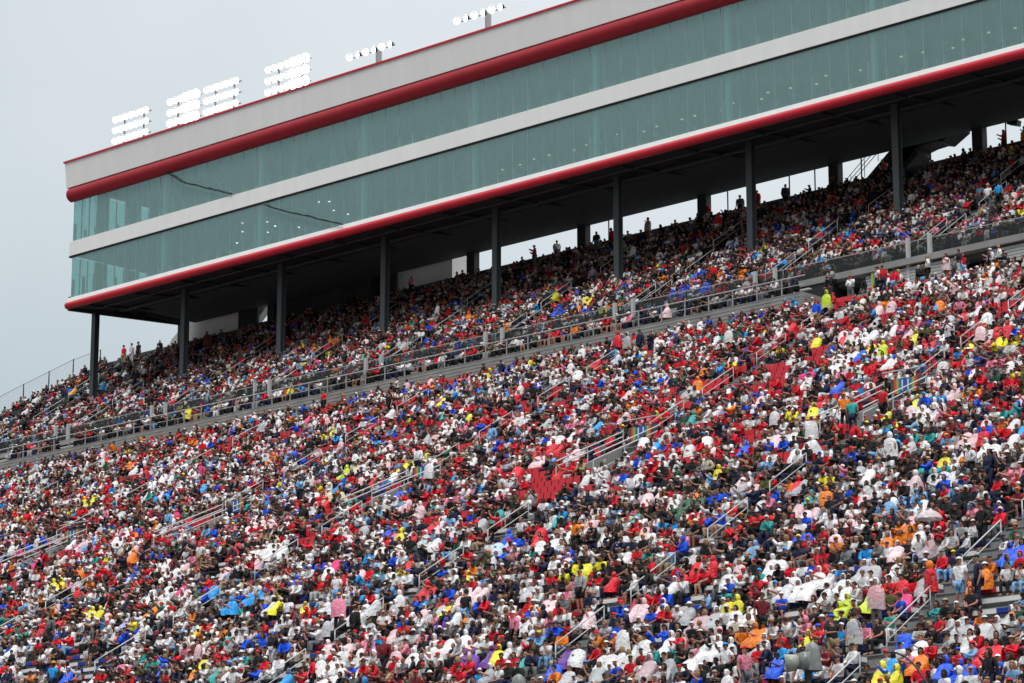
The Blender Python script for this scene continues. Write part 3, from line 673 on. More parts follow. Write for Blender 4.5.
def body_mesh(P, lod, bare_legs=False):
    n = []; e = []
    def add(co, r, p=None):
        n.append((tuple(co), r)); i = len(n)-1
        if p is not None: e.append((p, i))
        return i
    q_ = 1 if lod == 'A' else 0.62; k_ = 1 if lod == 'A' else 0.80; hip = add(P['hip'], (0.14*q_, 0.11*q_)); wa = add(P['waist'], (0.125*q_, 0.095*q_), hip); ch_ = add(P['chest'], (0.145*q_, 0.10*q_), wa); nb = add(P['nb'], 0.062, ch_)
    nk = add(P['nb']+V3(0, -0.01, 0.06), 0.052, nb)
    hd = P['hd']; h1 = add(hd+V3(0, -0.01, -0.055), (0.066*k_, 0.075*k_), nk); h2 = add(hd+V3(0, -0.01, 0.02), (0.078*k_, 0.09*k_), h1); h3 = add(hd+V3(0, 0.0, 0.08 if lod == 'A' else 0.06), (0.058*k_, 0.07*k_), h2)
    for s in 'LR':
        a = add(P['sh'+s], 0.058*q_, ch_); b = add(P['el'+s], 0.043, a); c = add(P['wr'+s], 0.028, b)
        if lod == 'A':
            d = (P['ha'+s]-P['wr'+s]).normalized(); side = d.cross(V3(0, 0, 1)).normalized(); sg = -1 if s == 'L' else 1
            pa = add(P['wr'+s]+d*0.055, (0.038, 0.022), c)
            for q, (o_, ln) in enumerate(((-0.03, 0.06), (-0.01, 0.075), (0.011, 0.07), (0.031, 0.055))):
                f1 = add(P['wr'+s]+d*0.095+side*o_, 0.009, pa); add(P['wr'+s]+d*(0.095+ln*0.55)+side*o_*1.1+V3(0, 0, -0.02), 0.0085, f1)
            t1 = add(P['wr'+s]+d*0.05+side*0.05*sg, 0.010, pa); add(P['wr'+s]+d*0.08+side*0.065*sg+V3(0, 0, -0.012), 0.009, t1)
        else: add(P['ha'+s]+(P['ha'+s]-P['wr'+s])*0.5, 0.036, c)
        a = add(P['hj'+s], 0.08*q_, hip); b = add(P['kn'+s], 0.056, a); c = add(P['an'+s], 0.038, b); add(P['to'+s], 0.038, c)
    me = nrm('person_body', n, e, 1 if lod == 'A' else 0)
    rz = Matrix.Translation(hd) @ Matrix.Rotation(R(P['yaw']), 4, 'Z')
    if lod == 'A':   # nose, ears, brow, mouth, eyes joined onto the head
        bm = bmesh.new(); bm.from_mesh(me)
        def blob(c, r, mi=0):
            g = bmesh.ops.create_icosphere(bm, subdivisions=1, radius=1, matrix=rz @ Matrix.Translation(c) @ Matrix.Diagonal((*r, 1)))
            for v in g['verts']:
                for f in v.link_faces: f.material_index = mi; f.smooth = True
        blob((0, -0.10, -0.005), (0.014, 0.028, 0.026)); blob((0, -0.085, -0.085), (0.035, 0.022, 0.02))
        for s in (-1, 1): blob((0.082*s, 0.005, -0.005), (0.012, 0.022, 0.034)); blob((0.032*s, -0.086, 0.02), (0.014, 0.01, 0.008), 1)
        blob((0, -0.088, -0.052), (0.026, 0.012, 0.006), 1)
        bm.to_mesh(me); bm.free()
    return me
def top_mesh(P, lod, long=True):
    n = []; e = []
    def add(co, r, p=None):
        n.append((tuple(co), r)); i = len(n)-1
        if p is not None: e.append((p, i))
        return i
    wa = add(P['waist']+V3(0, 0, -0.10), (0.172, 0.135)); c0 = add(P['waist'], (0.158, 0.122), wa); ch_ = add(P['chest'], (0.172, 0.122), c0); add(P['nb']+V3(0, 0, -0.015), (0.085, 0.078), ch_)
    for s in 'LR':
        a = add(P['sh'+s], 0.078, ch_)
        if long: b = add(P['el'+s], 0.060, a); add(P['wr'+s], 0.042, b)
        else: add(P['sh'+s].lerp(P['el'+s], 0.72), 0.070, a)
    return nrm('shirt', n, e, 1 if lod == 'A' else 0, 1)
def leg_mesh(P, lod, long=True):
    n = []; e = []
    def add(co, r, p=None):
        n.append((tuple(co), r)); i = len(n)-1
        if p is not None: e.append((p, i))
        return i
    hip = add(P['hip'], (0.165, 0.135))
    for s in 'LR':
        a = add(P['hj'+s]+V3(0, 0, 0.0), 0.098, hip)
        if long: b = add(P['kn'+s], 0.072, a); add(P['an'+s]+V3(0, 0, 0.03), 0.058, b)
        else: add(P['hj'+s].lerp(P['kn'+s], 0.85), 0.085, a)
    return nrm('trousers', n, e, 1 if lod == 'A' else 0)
def sphere_part(keep, r, nu, nv, T, extra=None, name='hair'):
    m = MB(); idx = {}
    for j in range(nv+1):
        for i in range(nu):
            th = math.pi*j/nv; ph = 2*math.pi*i/nu; idx[i, j] = len(m.v)
            m.v.append((r[0]*math.sin(th)*math.sin(ph), -r[1]*math.sin(th)*math.cos(ph), r[2]*math.cos(th)))   # ph=0 faces -y
    for j in range(nv):
        for i in range(nu):
            ph = ((i+0.5)/nu*360+180) % 360-180; th = (j+0.5)/nv*180
            if keep(ph, th): m.f.append((idx[i, j], idx[(i+1) % nu, j], idx[(i+1) % nu, j+1], idx[i, j+1])); m.m.append(0)
    if extra: extra(m)
    me = m.mesh(name, M['ocloth'], True); me.transform(T)
    bm = bmesh.new(); bm.from_mesh(me); bmesh.ops.delete(bm, geom=[v for v in bm.verts if not v.link_faces], context='VERTS'); bmesh.ops.remove_doubles(bm, verts=bm.verts, dist=1e-4); bm.to_mesh(me); bm.free()
    return me
def head_mesh(P, style, lod):
    T = Matrix.Translation(P['hd']+V3(0, 0.004, 0.018)) @ Matrix.Rotation(R(P['yaw']), 4, 'Z')
    nu, nv = (16, 10) if lod == 'A' else (8, 6)
    if style == 'short': return sphere_part(lambda p, t: t < 66 or (abs(p) > 70 and t < 115), (0.098, 0.114, 0.122), nu, nv, T, name='hair')
    if style == 'long': return sphere_part(lambda p, t: t < 58 or (abs(p) > 62 and t < 150), (0.104, 0.122, 0.19 if False else 0.16), nu, nv, T @ Matrix.Translation((0, 0.01, -0.03)), name='hair')
    if style == 'hood': return sphere_part(lambda p, t: t < 50 or abs(p) > 48, (0.110, 0.124, 0.150), nu, nv, T @ Matrix.Translation((0, 0.015, -0.02)), name='hood')
    if style == 'cap':
        def brim(m):
            b = len(m.v); k = 6
            for z in (0.03, 0.042):
                for i in range(k+1):
                    a = math.pi*i/k; m.v.append((0.075*math.cos(a), -0.085-0.095*math.sin(a), z-0.012*math.sin(a)))
            m.f.append(tuple(range(b, b+k+1))); m.f.append(tuple(range(b+k+1, b+2*k+2))[::-1]); m.m += [0, 0]
            for i in range(k): m.f.append((b+i, b+i+1, b+k+2+i, b+k+1+i)); m.m.append(0)
        return sphere_part(lambda p, t: t < 76, (0.100, 0.115, 0.112), nu, nv, T @ Matrix.Translation((0, 0, 0.012)), brim, 'cap')
    if style == 'hat':
        def brim(m):
            b = len(m.v); k = 12
            for rr, z in ((0.10, 0.025), (0.19, 0.005)):
                for i in range(k): a = 2*math.pi*i/k; m.v.append((rr*math.cos(a), rr*math.sin(a), z))
            for i in range(k): j = (i+1) % k; m.f.append((b+i, b+j, b+k+j, b+k+i)); m.m.append(0)
        return sphere_part(lambda p, t: t < 76, (0.102, 0.115, 0.115), nu, nv, T @ Matrix.Translation((0, 0, 0.012)), brim, 'hat')
def poncho_mesh(P, kind, lod):
    nu = 26 if lod == 'A' else 12
    if kind == 'sit':
        ly = P['nb'].y-0.18
        rings = [(1.10, 0.07, 0.07, 0.17+ly), (1.04, 0.20, 0.13, 0.17+ly), (0.97, 0.27, 0.17, 0.15+ly), (0.80, 0.31, 0.24, 0.10+ly*0.7), (0.64, 0.33, 0.36, 0.0+ly*0.2), (0.55, 0.34, 0.42, -0.06), (0.34, 0.36, 0.44, -0.08)]
    else: rings = [(1.51, 0.07, 0.07, 0), (1.45, 0.17, 0.11, 0), (1.38, 0.245, 0.14, 0), (1.15, 0.285, 0.17, -0.02), (0.95, 0.29, 0.19, -0.03), (0.72, 0.31, 0.21, -0.02)]
    m = MB(); rr = random.Random(3)
    for k, (z, a, b, cy) in enumerate(rings):
        for i in range(nu):
            t = 2*math.pi*i/nu; w_ = 1+((0.075*math.sin(t*5+k*0.9)+0.05*math.sin(t*11-k*1.7)+rr.uniform(-0.03, 0.03)) if k > 1 else 0)
            m.v.append((a*math.cos(t)*w_, cy+b*math.sin(t)*w_, z+(0.02*math.sin(3*t) if k == len(rings)-1 else 0)))
    for k in range(len(rings)-1):
        for i in range(nu): j = (i+1) % nu; m.f.append((k*nu+i, k*nu+j, (k+1)*nu+j, (k+1)*nu+i)); m.m.append(0)
    return m.mesh('poncho', M['ocloth'], True)
POSES = [('sit', v) for v in range(8)]+[('stand', v) for v in range(4)]
PJ = [pose(*p) for p in POSES]
STY = ['short', 'long', 'cap', 'hood', 'hat']
def asdata(me):
    v = np.empty(len(me.vertices)*3, np.float32); me.vertices.foreach_get('co', v)
    lt = np.empty(len(me.polygons), np.int32); me.polygons.foreach_get('loop_total', lt)
    lv = np.empty(len(me.loops), np.int32); me.loops.foreach_get('vertex_index', lv); return v.reshape(-1, 3), lt, lv
LIB = {'A': {}, 'B': {}}
for lod in 'AB':
    for i, p in enumerate(PJ):
        LIB[lod]['body', i] = body_mesh(p, lod); LIB[lod]['topL', i] = top_mesh(p, lod, True); LIB[lod]['topS', i] = top_mesh(p, lod, False)
        LIB[lod]['legL', i] = leg_mesh(p, lod, True); LIB[lod]['legS', i] = leg_mesh(p, lod, False); LIB[lod]['pon', i] = poncho_mesh(p, POSES[i][0], lod)
        for s in STY: LIB[lod][s, i] = head_mesh(p, s, lod)
for k, me in LIB['A'].items():
    me.materials.clear(); me.materials.append(M['oskin'] if k[0] == 'body' else M['ocloth'])
    if k[0] == 'body': me.materials.append(M['eye'])
PONCLR = {}
for i in range(len(PJ)):
    PONCLR[i] = LIB['A']['pon', i].copy(); PONCLR[i].materials.clear(); PONCLR[i].materials.append(M['clear'])
DATA = {k: asdata(me) for k, me in LIB['B'].items()}

# ------------------------------------------------------------------ people: who sits where
CLR = {'white': (.78,.78,.79), 'cream': (.62,.56,.45), 'light grey': (.46,.47,.49), 'grey': (.15,.16,.17), 'black': (.014,.014,.016), 'navy': (.016,.022,.06), 'red': (.70,.010,.028), 'dark red': (.17,.012,.02), 'blue': (.01,.10,.78),
       'light blue': (.20,.42,.70), 'sky blue': (.02,.33,.78), 'teal': (.03,.36,.34), 'yellow': (.80,.74,.03), 'lime': (.60,.80,.04), 'orange': (.86,.22,.015), 'amber': (.80,.38,.02), 'pink': (.78,.25,.36), 'hot pink': (.75,.03,.18), 'dark green': (.02,.10,.06), 'olive': (.08,.085,.03), 'tan': (.40,.29,.17), 'purple': (.16,.05,.36),
       'clear': (.74,.77,.80), 'pale pink': (.85,.62,.66), 'brown': (.09,.05,.03)}
TOPS = [('white', 26), ('red', 16), ('black', 32), ('navy', 12), ('grey', 3), ('light grey', 5), ('dark red', 2.5), ('blue', 4), ('sky blue', 1.5), ('light blue', 3.6), ('orange', 1.6), ('pink', 2.6), ('dark green', 1.5), ('tan', .7), ('cream', .9), ('teal', .8), ('purple', .2), ('yellow', .5), ('olive', .8)]
PONS = [('clear', 34), ('white', 26), ('pale pink', 14), ('yellow', 4), ('blue', 3.5), ('sky blue', 2), ('red', 6), ('orange', 2), ('dark green', 1.2), ('hot pink', 1.0), ('teal', 1)]
CAPS = [('white', 10), ('red', 6), ('black', 12), ('navy', 4), ('blue', .8), ('grey', 1.5), ('tan', 1.2), ('orange', .7), ('sky blue', .5), ('yellow', .25)]
HAIR = [((.008,.006,.005), 'black-haired', 7), ((.03,.017,.010), 'brown-haired', 8), ((.30,.19,.09), 'blond', 3), ((.34,.33,.32), 'grey-haired', 2.2), ((.10,.035,.015), 'auburn-haired', .8)]
SKIN = [((.36,.17,.115), 10), ((.46,.24,.17), 5), ((.27,.13,.08), 4), ((.10,.045,.028), 2.2), ((.50,.20,.15), 3)]
LEGS = [('black', 12), ('navy', 7), ('grey', 3), ('tan', 1.5), ('light grey', 1.5), ('white', 1), ('light blue', 2)]
def pick(lst, r):
    t = sum(x[-1] for x in lst)*r.random()
    for x in lst:
        t -= x[-1]
        if t <= 0: return x
    return lst[-1]
SPOTS = [('yellow',-82.7,107.7,3),('yellow',-71.8,96.4,1),('yellow',-99.0,98.4,1),('yellow',-113.3,112.2,3),('lime',-119.7,113.2,1),('yellow',-95.6,113.6,1),('yellow',-103.4,124.4,1),('lime',-84.9,119.2,1),('yellow',-84.5,121.4,1),('yellow',-75.3,115.0,3),('yellow',-98.7,89.8,3),('yellow',-99.7,82.1,1),('yellow',-116.4,92.9,1),('lime',-59.0,80.0,3),('yellow',-52.7,73.2,3),('yellow',-65.2,81.5,1),('yellow',-72.0,81.6,2),('yellow',-78.6,88.0,4),('yellow',-83.9,85.6,1),('yellow',-74.9,79.9,1),('yellow',-104.2,144.0,2),('yellow',-93.2,145.0,1),('yellow',-129.8,146.6,2),('yellow',-169.4,148.0,2),('yellow',-192.8,156.3,1),('orange',-61.8,87.0,3),('orange',-61.5,87.6,1),('orange',-62.1,78.7,2),('orange',-54.9,78.2,1),('orange',-86.8,130.9,1),('orange',-79.2,108.2,2),('orange',-99.2,122.3,1),('orange',-118.4,134.9,1),('orange',-142.7,148.7,2),('orange',-79.6,97.0,1),('orange',-70.4,87.9,1),('amber',-195.4,153.4,2),('orange',-110.1,102.7,1),('orange',-105.8,90.1,1),('orange',-53.2,78.2,1),('blue',-108.0,89.6,3),('sky blue',-102.9,91.6,4),('blue',-106.4,83.3,1),('blue',-91.1,82.8,2),('sky blue',-87.2,79.1,1),('blue',-50.1,73.3,3),('blue',-54.8,80.9,2),('blue',-66.5,100.6,3),('light blue',-64.7,91.5,3),('blue',-54.5,83.8,3),('blue',-96.1,97.4,1),('sky blue',-104.2,107.6,2),('blue',-126.0,133.6,3),('sky blue',-122.6,128.4,2),('blue',-140.5,134.5,3),('blue',-147.0,140.6,1),('blue',-87.7,94.2,2),('blue',-93.8,102.3,1),('sky blue',-92.1,100.8,1),('blue',-73.7,111.7,1),('sky blue',-88.4,116.9,1),('blue',-89.7,120.7,1),('sky blue',-53.2,74.1,1),('blue',-67.8,88.4,2),('light blue',-69.3,87.6,1),('blue',-58.6,75.3,1),('blue',-117.0,143.9,2),('blue',-119.6,146.6,2),('blue',-118.9,143.9,1),('blue',-131.5,145.4,4),('yellow',-129.2,146.0,1),('blue',-142.2,145.5,3),('sky blue',-181.9,147.8,1),('sky blue',-146.1,151.0,2),('blue',-150.8,147.9,1),('teal',-146.2,142.3,1),('sky blue',-143.3,142.4,1),('red',-94.7,107.7,3),('red',-95.2,106.0,4),('red',-100.1,109.7,4),('red',-86.9,94.2,3),('red',-57.8,81.6,2),('red',-65.4,99.2,2),('hot pink',-61.4,91.9,3),('pink',-62.5,81.4,1),('pink',-99.3,98.5,1),('hot pink',-90.1,91.9,1),('red',-96.9,105.2,3),('red',-49.7,74.5,2),('red',-72.4,90.6,5),('red',-72.0,91.5,4),('red',-70.7,86.5,4),('red',-71.0,83.7,3),('red',-146.5,111.4,2),('hot pink',-143.2,108.1,2),('orange',-139.3,105.4,1),('yellow',-143.3,108.9,1),('red',-117.8,91.1,3),('dark green',-79.2,95.7,3),('teal',-85.0,103.3,1),('teal',-77.7,78.7,1),('teal',-72.8,78.7,1),('teal',-65.0,77.1,1),('dark green',-56.1,86.4,3),('dark green',-56.7,86.3,1),('purple',-70.8,78.1,1),('purple',-76.4,79.5,2),('teal',-140.5,117.1,1),('teal',-93.5,81.9,1),('white',-79.3,80.9,5),('white',-84.5,93.7,5),('white',-90.0,87.4,5),('white',-77.5,102.1,4),('white',-113.1,94.3,6),('white',-85.3,81.3,5),('white',-67.3,78.3,4),('white',-62.6,76.5,5),('pale pink',-65.9,80.6,6),('pale pink',-69.7,82.9,4),('pale pink',-84.7,80.6,2),('pale pink',-117.6,105.0,3),('white',-101.5,112.6,6),('white',-86.6,118.4,8),('white',-89.1,122.8,6),('white',-117.3,120.4,6),('white',-97.6,128.7,5),('white',-72.6,105.2,5),('pale pink',-104.6,103.7,4),('pale pink',-83.6,87.4,4),('clear',-60.6,83.7,3),('clear',-65.0,94.0,4),('clear',-78.7,92.2,3),('white',-63.4,82.7,3),('white',-60.1,83.6,2),('pale pink',-69.6,91.8,3)]
EMPTY = [(-94.3,103.1,1.9,1.2,0.1),(-147.2,127.2,2.0,1.5,0.3),(-139.3,127.1,1.4,1.5,0.25),(-146.9,141.0,1.6,1,0.4),(-93.4,118.3,3.3,2.4,0.4),(-84.2,105.8,1.7,1.1,0.3),(-95.5,117.1,1.5,1.2,0.4),(-96.2,135.6,0.9,1.1,0.1),(-101.4,119.1,1.1,1.2,0.5),(-135.4,103.1,2.7,2.6,0.4),(-112.0,86.1,2.9,2.7,0.3),(-106.3,86.0,1.5,1.3,0.4),(-123.2,96.5,1.5,1.5,0.5),(-97.3,88.8,0.8,1.8,0.15),(-89.8,82.6,1.3,1.6,0.35),(-52.3,80.0,1.0,2.2,0.4),(-62.0,81.3,0.6,1,0.1),(-74.8,84.4,0.9,1,0.2),(-69.1,83.0,1.0,1.0,0.35),(-60.1,76.1,0.8,1.1,0.5),(-78.7,101.7,0.9,1,0.3),(-165.0,136.3,2.6,1.7,0.4),(-196.3,153.0,5.3,4.3,0.5),(-97.7,146.6,1.5,1.6,0.25),(-113.1,106.1,1.3,1.2,0.4),(-109.8,121.8,2.4,1.3,0.5),(-65.8,97.0,0.8,1,0.4),(-120.5,121.1,1.6,1.2,0.5)]
def settle(x, y):      # measured spots follow the deck plane
    if y > 138: return x, y
    d = 0.4/(0.515-lz(y)/y); return x*(1+d/y), y+d
SPOTS = [(c, *settle(x, y), n) for c, x, y, n in SPOTS]
EMPTY = [(*settle(x, y), a*1.4, b*1.35, o) for x, y, a, b, o in EMPTY]
rp = random.Random(5)
people = []
def skinpick(): return pick(SKIN, rp)[0]
def attrs(deck, force=None):
    a = {}
    a['skin'] = skinpick(); r = rp.random()
    a['legc'] = pick(LEGS, rp)[0]; a['short'] = rp.random() < 0.25; a['long'] = rp.random() < 0.5
    a['top'] = force if force else pick(TOPS, rp)[0]
    pr = 0.13 if deck == 'low' else 0.045
    a['pon'] = None
    if force: 
        if force in ('white', 'clear', 'pale pink') or rp.random() < 0.6: a['pon'] = force; a['top'] = pick(TOPS, rp)[0]
    elif rp.random() < pr: a['pon'] = pick(PONS, rp)[0]
    h = rp.random(); a['hairc'], a['hairn'], _ = pick(HAIR, rp)
    if a['pon'] and h < 0.55: a['head'] = 'hood'; a['hc'] = CLR[a['pon']]; a['hn'] = 'hood up'
    elif h < 0.52: c = pick(CAPS, rp)[0]; a['head'] = 'cap'; a['hc'] = CLR[c]; a['hn'] = c+' cap'
    elif h < 0.56 and a['long']: a['head'] = 'hood'; a['hc'] = CLR[a['top']]; a['hn'] = 'hood up'
    elif h < 0.58: c = rp.choice(['white', 'tan', 'grey']); a['head'] = 'hat'; a['hc'] = CLR[c]; a['hn'] = c+' brimmed hat'
    elif h < 0.80: a['head'] = 'short'; a['hc'] = a['hairc']; a['hn'] = a['hairn']
    else: a['head'] = 'long'; a['hc'] = a['hairc']; a['hn'] = 'long '+a['hairn'].replace('-haired', '')+' hair'
    return a
PW_ = [0,0,0,1,1,2,2,2,3,4,5,5,6,6,7,7]
def scan(seats, deck):
    last = None; gap = 0; lk = None
    for (x, Y, z, k) in seats:
        if deck == 'low' and (Y < 70.5 or x < -209 or (x > -104.5 and k < 1)): continue
        q = px((x, Y+0.6, z+1.0))
        if not (-75 < q[0] < 1115 and q[1] < 760): continue
        occ = (0.95 if k else 0.75) if deck == 'low' else 0.955
        if deck == 'up' and x < -187: occ = 0.72 if k < 9 else 0.42
        v = math.sin(x*1.9+2*math.sin(Y*0.7))*math.sin(Y*1.45+1.7*math.sin(x*0.6))+0.35*math.sin(x*4.1+Y*2.3)
        if deck == 'low' and v > (0.62 if 104 < Y < 131 and -125 < x < -80 else 0.86): occ = 0.22 if Y > BENCH_Y else 0.42
        if deck == 'low': occ -= 0.06 if Y > BENCH_Y else 0.025
        for (cx, cy, dx, dy, o) in EMPTY:
            if ((x-cx)/dx)**2+((Y-cy)/dy)**2 < 1: occ = min(occ, o*(0.85 if deck == 'low' else 1))
        # groups leave small uneven gaps
        if gap > 0: gap -= 1; continue
        if deck == 'low' and rp.random() < (0.028 if Y > BENCH_Y else 0.022): gap = rp.choice([1, 2, 2, 3, 4, 6]); continue
        if deck == 'up' and k >= 20 and rp.random() < 0.8: continue
        if rp.random() > occ: continue
        force = None; best = 1e9
        for (c, cx, cy, n) in SPOTS:
            if abs(Y+0.3-cy) < (0.46 if n < 3 else 0.95) and abs(x-cx) < 0.28*(n if n < 3 else n*0.55+0.6): force = c; break
        if force and rp.random() < 0.12: force = None
        a = attrs(deck, force)
        if not force and last and rp.random() < 0.16:
            a['top'] = last['top']; a['pon'] = last['pon']
            if a['pon'] and a['head'] != 'cap': a['head'] = 'hood'; a['hc'] = CLR[a['pon']]; a['hn'] = 'hood up'
            elif not a['pon'] and a['head'] == 'hood': a['head'] = 'short'; a['hc'] = a['hairc']; a['hn'] = a['hairn']
        if deck == 'up' and not force and k > 7 and rp.random() < 0.05*(k-5):  # darker clothes and hair towards the back stand in for roof shade
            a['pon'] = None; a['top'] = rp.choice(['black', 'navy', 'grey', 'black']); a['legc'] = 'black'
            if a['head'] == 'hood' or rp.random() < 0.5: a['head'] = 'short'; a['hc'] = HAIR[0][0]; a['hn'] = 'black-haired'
        last = a
        a['pose'] = rp.choice(PW_)
        if rp.random() < 0.012: a['pose'] = 8+rp.randrange(4)
        a['x'] = x+rp.uniform(-0.07, 0.07); a['y'] = Y+((0.54 if deck == 'low' else 0.40) if a['pose'] < 8 else 0.28)+rp.uniform(-0.04, 0.04); a['z'] = z+0.002
        a['yaw'] = R(rp.gauss(-6, 17)); a['s'] = rp.uniform(0.88, 1.03)*(0.72 if rp.random() < 0.04 else 1); a['row'] = k; a['deck'] = deck
        people.append(a)
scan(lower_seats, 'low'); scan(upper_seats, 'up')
# people on the walkway bench and standing at the rails
x = -211
while x < -105.5:
    x += rp.uniform(0.5, 0.9) if rp.random() < 0.88 else rp.uniform(1.2, 3.0)
    if px((x, 141, 45))[0] < -60: continue
    a = attrs('up'); a['pose'] = rp.choice([0, 1, 2, 5, 7]); a.update(x=x, y=139.55, z=44.49, yaw=R(rp.gauss(-5, 15)), s=rp.uniform(1.0, 1.14), row=0, deck='walk'); people.append(a)
for i in range(40):
    a = attrs('up'); a['pose'] = 8+rp.randrange(4); a.update(x=rp.uniform(-205, -106), y=140.5+rp.random()*0.8, z=44.49, yaw=rp.uniform(-2.5, 2.5), s=rp.uniform(.95, 1.05), row=0, deck='walk'); people.append(a)
for i in range(30):   # leaning along the siding wall
    a = attrs('low'); a['pose'] = 8+rp.randrange(4); a.update(x=rp.uniform(-102, -80), y=rp.uniform(138.6, 140.8), z=43.31, yaw=R(rp.gauss(0, 50)), s=rp.uniform(1.0, 1.1), row=0, deck='walk'); people.append(a)
for i in range(15):   # along the top row
    a = attrs('up'); a['pose'] = 8+rp.randrange(4); a.update(x=rp.uniform(-160, -95), y=159.6, z=57.53, yaw=rp.uniform(-1, 1), s=rp.uniform(1.0, 1.1), row=20, deck='back'); people.append(a)
# single standing people one can pick out in the photograph
def special(x, y, z, label, top, legs, head='cap', hc='black', pon=None, pose=8, yaw=0, s=1.10, short=False, long=False, clear=True):
    a = attrs('low'); a.update(top=top, legc=legs, short=short, long=long, pon=pon, head=head, hc=CLR[hc] if isinstance(hc, str) else hc, pose=pose, x=x, y=y, z=z, yaw=R(yaw), s=s, row=-1, deck='special', label=label, hn=''); people.append(a)
def onrow(y): 
    k = max(0, int(math.ceil((137-y)/LT-1e-6))); return LROWS[k][0]+0.3, LROWS[k][1]+0.004
hb = (.02,.012,.008)
def sl2(x, y, label, *a, **k):
    x, y = settle(x, y)
    yy, zz = onrow(y); special(x, yy, zz, label, *a, **k)
sl2(-76.0, 106.3, 'person in red polo shirt and black trousers standing with back turned beside the portal', 'red', 'black', 'short', hb, yaw=170)
sl2(-77.0, 105.4, 'person in pale teal shirt standing left of the one in red', 'teal', 'navy', 'short', 'grey', yaw=200)
sl2(-78.2, 106.3, 'person in orange vest standing left of the teal shirt, orange cap', 'orange', 'black', 'cap', 'orange', yaw=30)
special(-100.2, 141.2, 43.31, 'person in white rain jacket and cap standing against the pale siding wall', 'white', 'white', 'cap', 'white', pon='white', yaw=0)
sl2(-163.2, 132.6, 'person in bright orange shirt and black trousers standing below the walkway, far left', 'orange', 'black', 'short', hb, yaw=90)
sl2(-131.4, 129.5, 'tall person all in black standing on the stair below the walkway', 'black', 'black', 'short', hb, s=1.1)
sl2(-115.3, 133.3, 'person in large red poncho standing under the walkway railing', 'red', 'navy', 'hood', 'red', pon='red')
sl2(-113.6, 132.3, 'person in pale grey poncho standing right of the red poncho', 'grey', 'grey', 'hood', 'light grey', pon='light grey')
sl2(-112.6, 132.3, 'person in navy jacket standing right of the grey poncho', 'navy', 'navy', 'cap', 'navy', long=True)
sl2(-98.3, 132.6, 'person in lime rain jacket standing near the walkway end', 'lime', 'black', 'hood', 'lime', pon='lime')
sl2(-97.5, 130.0, 'person in blue jacket over red standing below the lime jacket', 'blue', 'tan', 'cap', 'red', long=True)
sl2(-77.8, 103.2, 'person in broad white poncho standing on the stair below the portal', 'white', 'tan', 'cap', 'white', pon='white', yaw=60)
sl2(-69.8, 98.4, 'person wrapped in a pointed white poncho amid dark shirts', 'white', 'grey', 'hood', 'white', pon='white', yaw=180)
sl2(-67.8, 105.8, 'person in olive jacket standing at the right edge', 'olive', 'olive', 'cap', 'olive', long=True, yaw=120)
sl2(-107.2, 109.0, 'person in tall white poncho standing before the third portal', 'white', 'grey', 'hood', 'white', pon='white')
sl2(-56.9, 76.4, 'person in charcoal shirt, tan shorts and blue cap standing on the stair', 'black', 'tan', 'cap', 'blue', short=True, yaw=70, pose=10)
sl2(-56.0, 77.0, 'person in slate shirt trailing a clear poncho while climbing the stair', 'grey', 'tan', 'short', hb, pon='clear', yaw=170, pose=11)
sl2(-58.9, 74.6, 'person in pink shirt and red cap standing beside the television camera', 'pink', 'grey', 'cap', 'red', yaw=80)
sl2(-62.2, 79.4, 'person in maroon shirt standing above the television camera', 'dark red', 'black', 'short', hb, yaw=60)
sl2(-57.3, 80.2, 'person in streaky white and pink poncho standing on the stair, white hood', 'red', 'grey', 'hood', 'white', pon='pale pink', yaw=10)
sl2(-55.8, 80.4, 'person in orange-red poncho standing two steps above the slate shirt', 'red', 'grey', 'hood', 'orange', pon='red', yaw=150)
sl2(-54.6, 80.6, 'person in white top under red jacket with white cap on the stair', 'white', 'light blue', 'cap', 'white', yaw=0, short=True)
sl2(-53.9, 80.8, 'person in navy shirt standing right of the white cap on the stair', 'navy', 'navy', 'cap', 'black', yaw=-40)
sl2(-81.5, 84.5, 'person in black shirt and blue jeans standing on the stair, bottom centre', 'black', 'light blue', 'short', hb, yaw=180)
sl2(-88.0, 85.2, 'person in black top facing up the stair beside white ponchos', 'black', 'black', 'short', hb, yaw=180, long=True)
sl2(-105.7, 83.2, 'person in bright blue shirt and straw hat with back turned, bottom left', 'sky blue', 'navy', 'hat', 'amber', yaw=190)
sl2(-91.2, 86.6, 'person in pink poncho and orange cap standing among empty white benches', 'pink', 'black', 'cap', 'orange', pon='pink', yaw=40)
sl2(-94.6, 90.3, 'person in plain white shirt and jeans standing with back turned', 'white', 'light blue', 'short', hb, yaw=190)
def su(x, k, label, *a, **q): special(x, UROWS[k][0]+0.28, UROWS[k][1]+0.004, label, *a, **q)
su(-195.9, 20, 'person in red top standing at the back corner against the sky', 'red', 'tan', 'short', hb)
su(-194.8, 20, 'person in white top standing at the back corner against the sky', 'white', 'white', 'short', hb)
su(-193.9, 20, 'person in black top standing at the back corner against the sky', 'black', 'black', 'short', hb)
su(-97.6, 7, 'person in white shirt standing in the upper deck, right side', 'white', 'grey', 'cap', 'white', yaw=180)
su(-96.8, 7, 'person in light blue shirt standing next to the white shirt, upper deck', 'sky blue', 'black', 'short', hb, yaw=180)
su(-125.5, 16, 'person in red hooded top and white shorts standing high in the shade', 'red', 'white', 'hood', 'red', short=True, long=True)
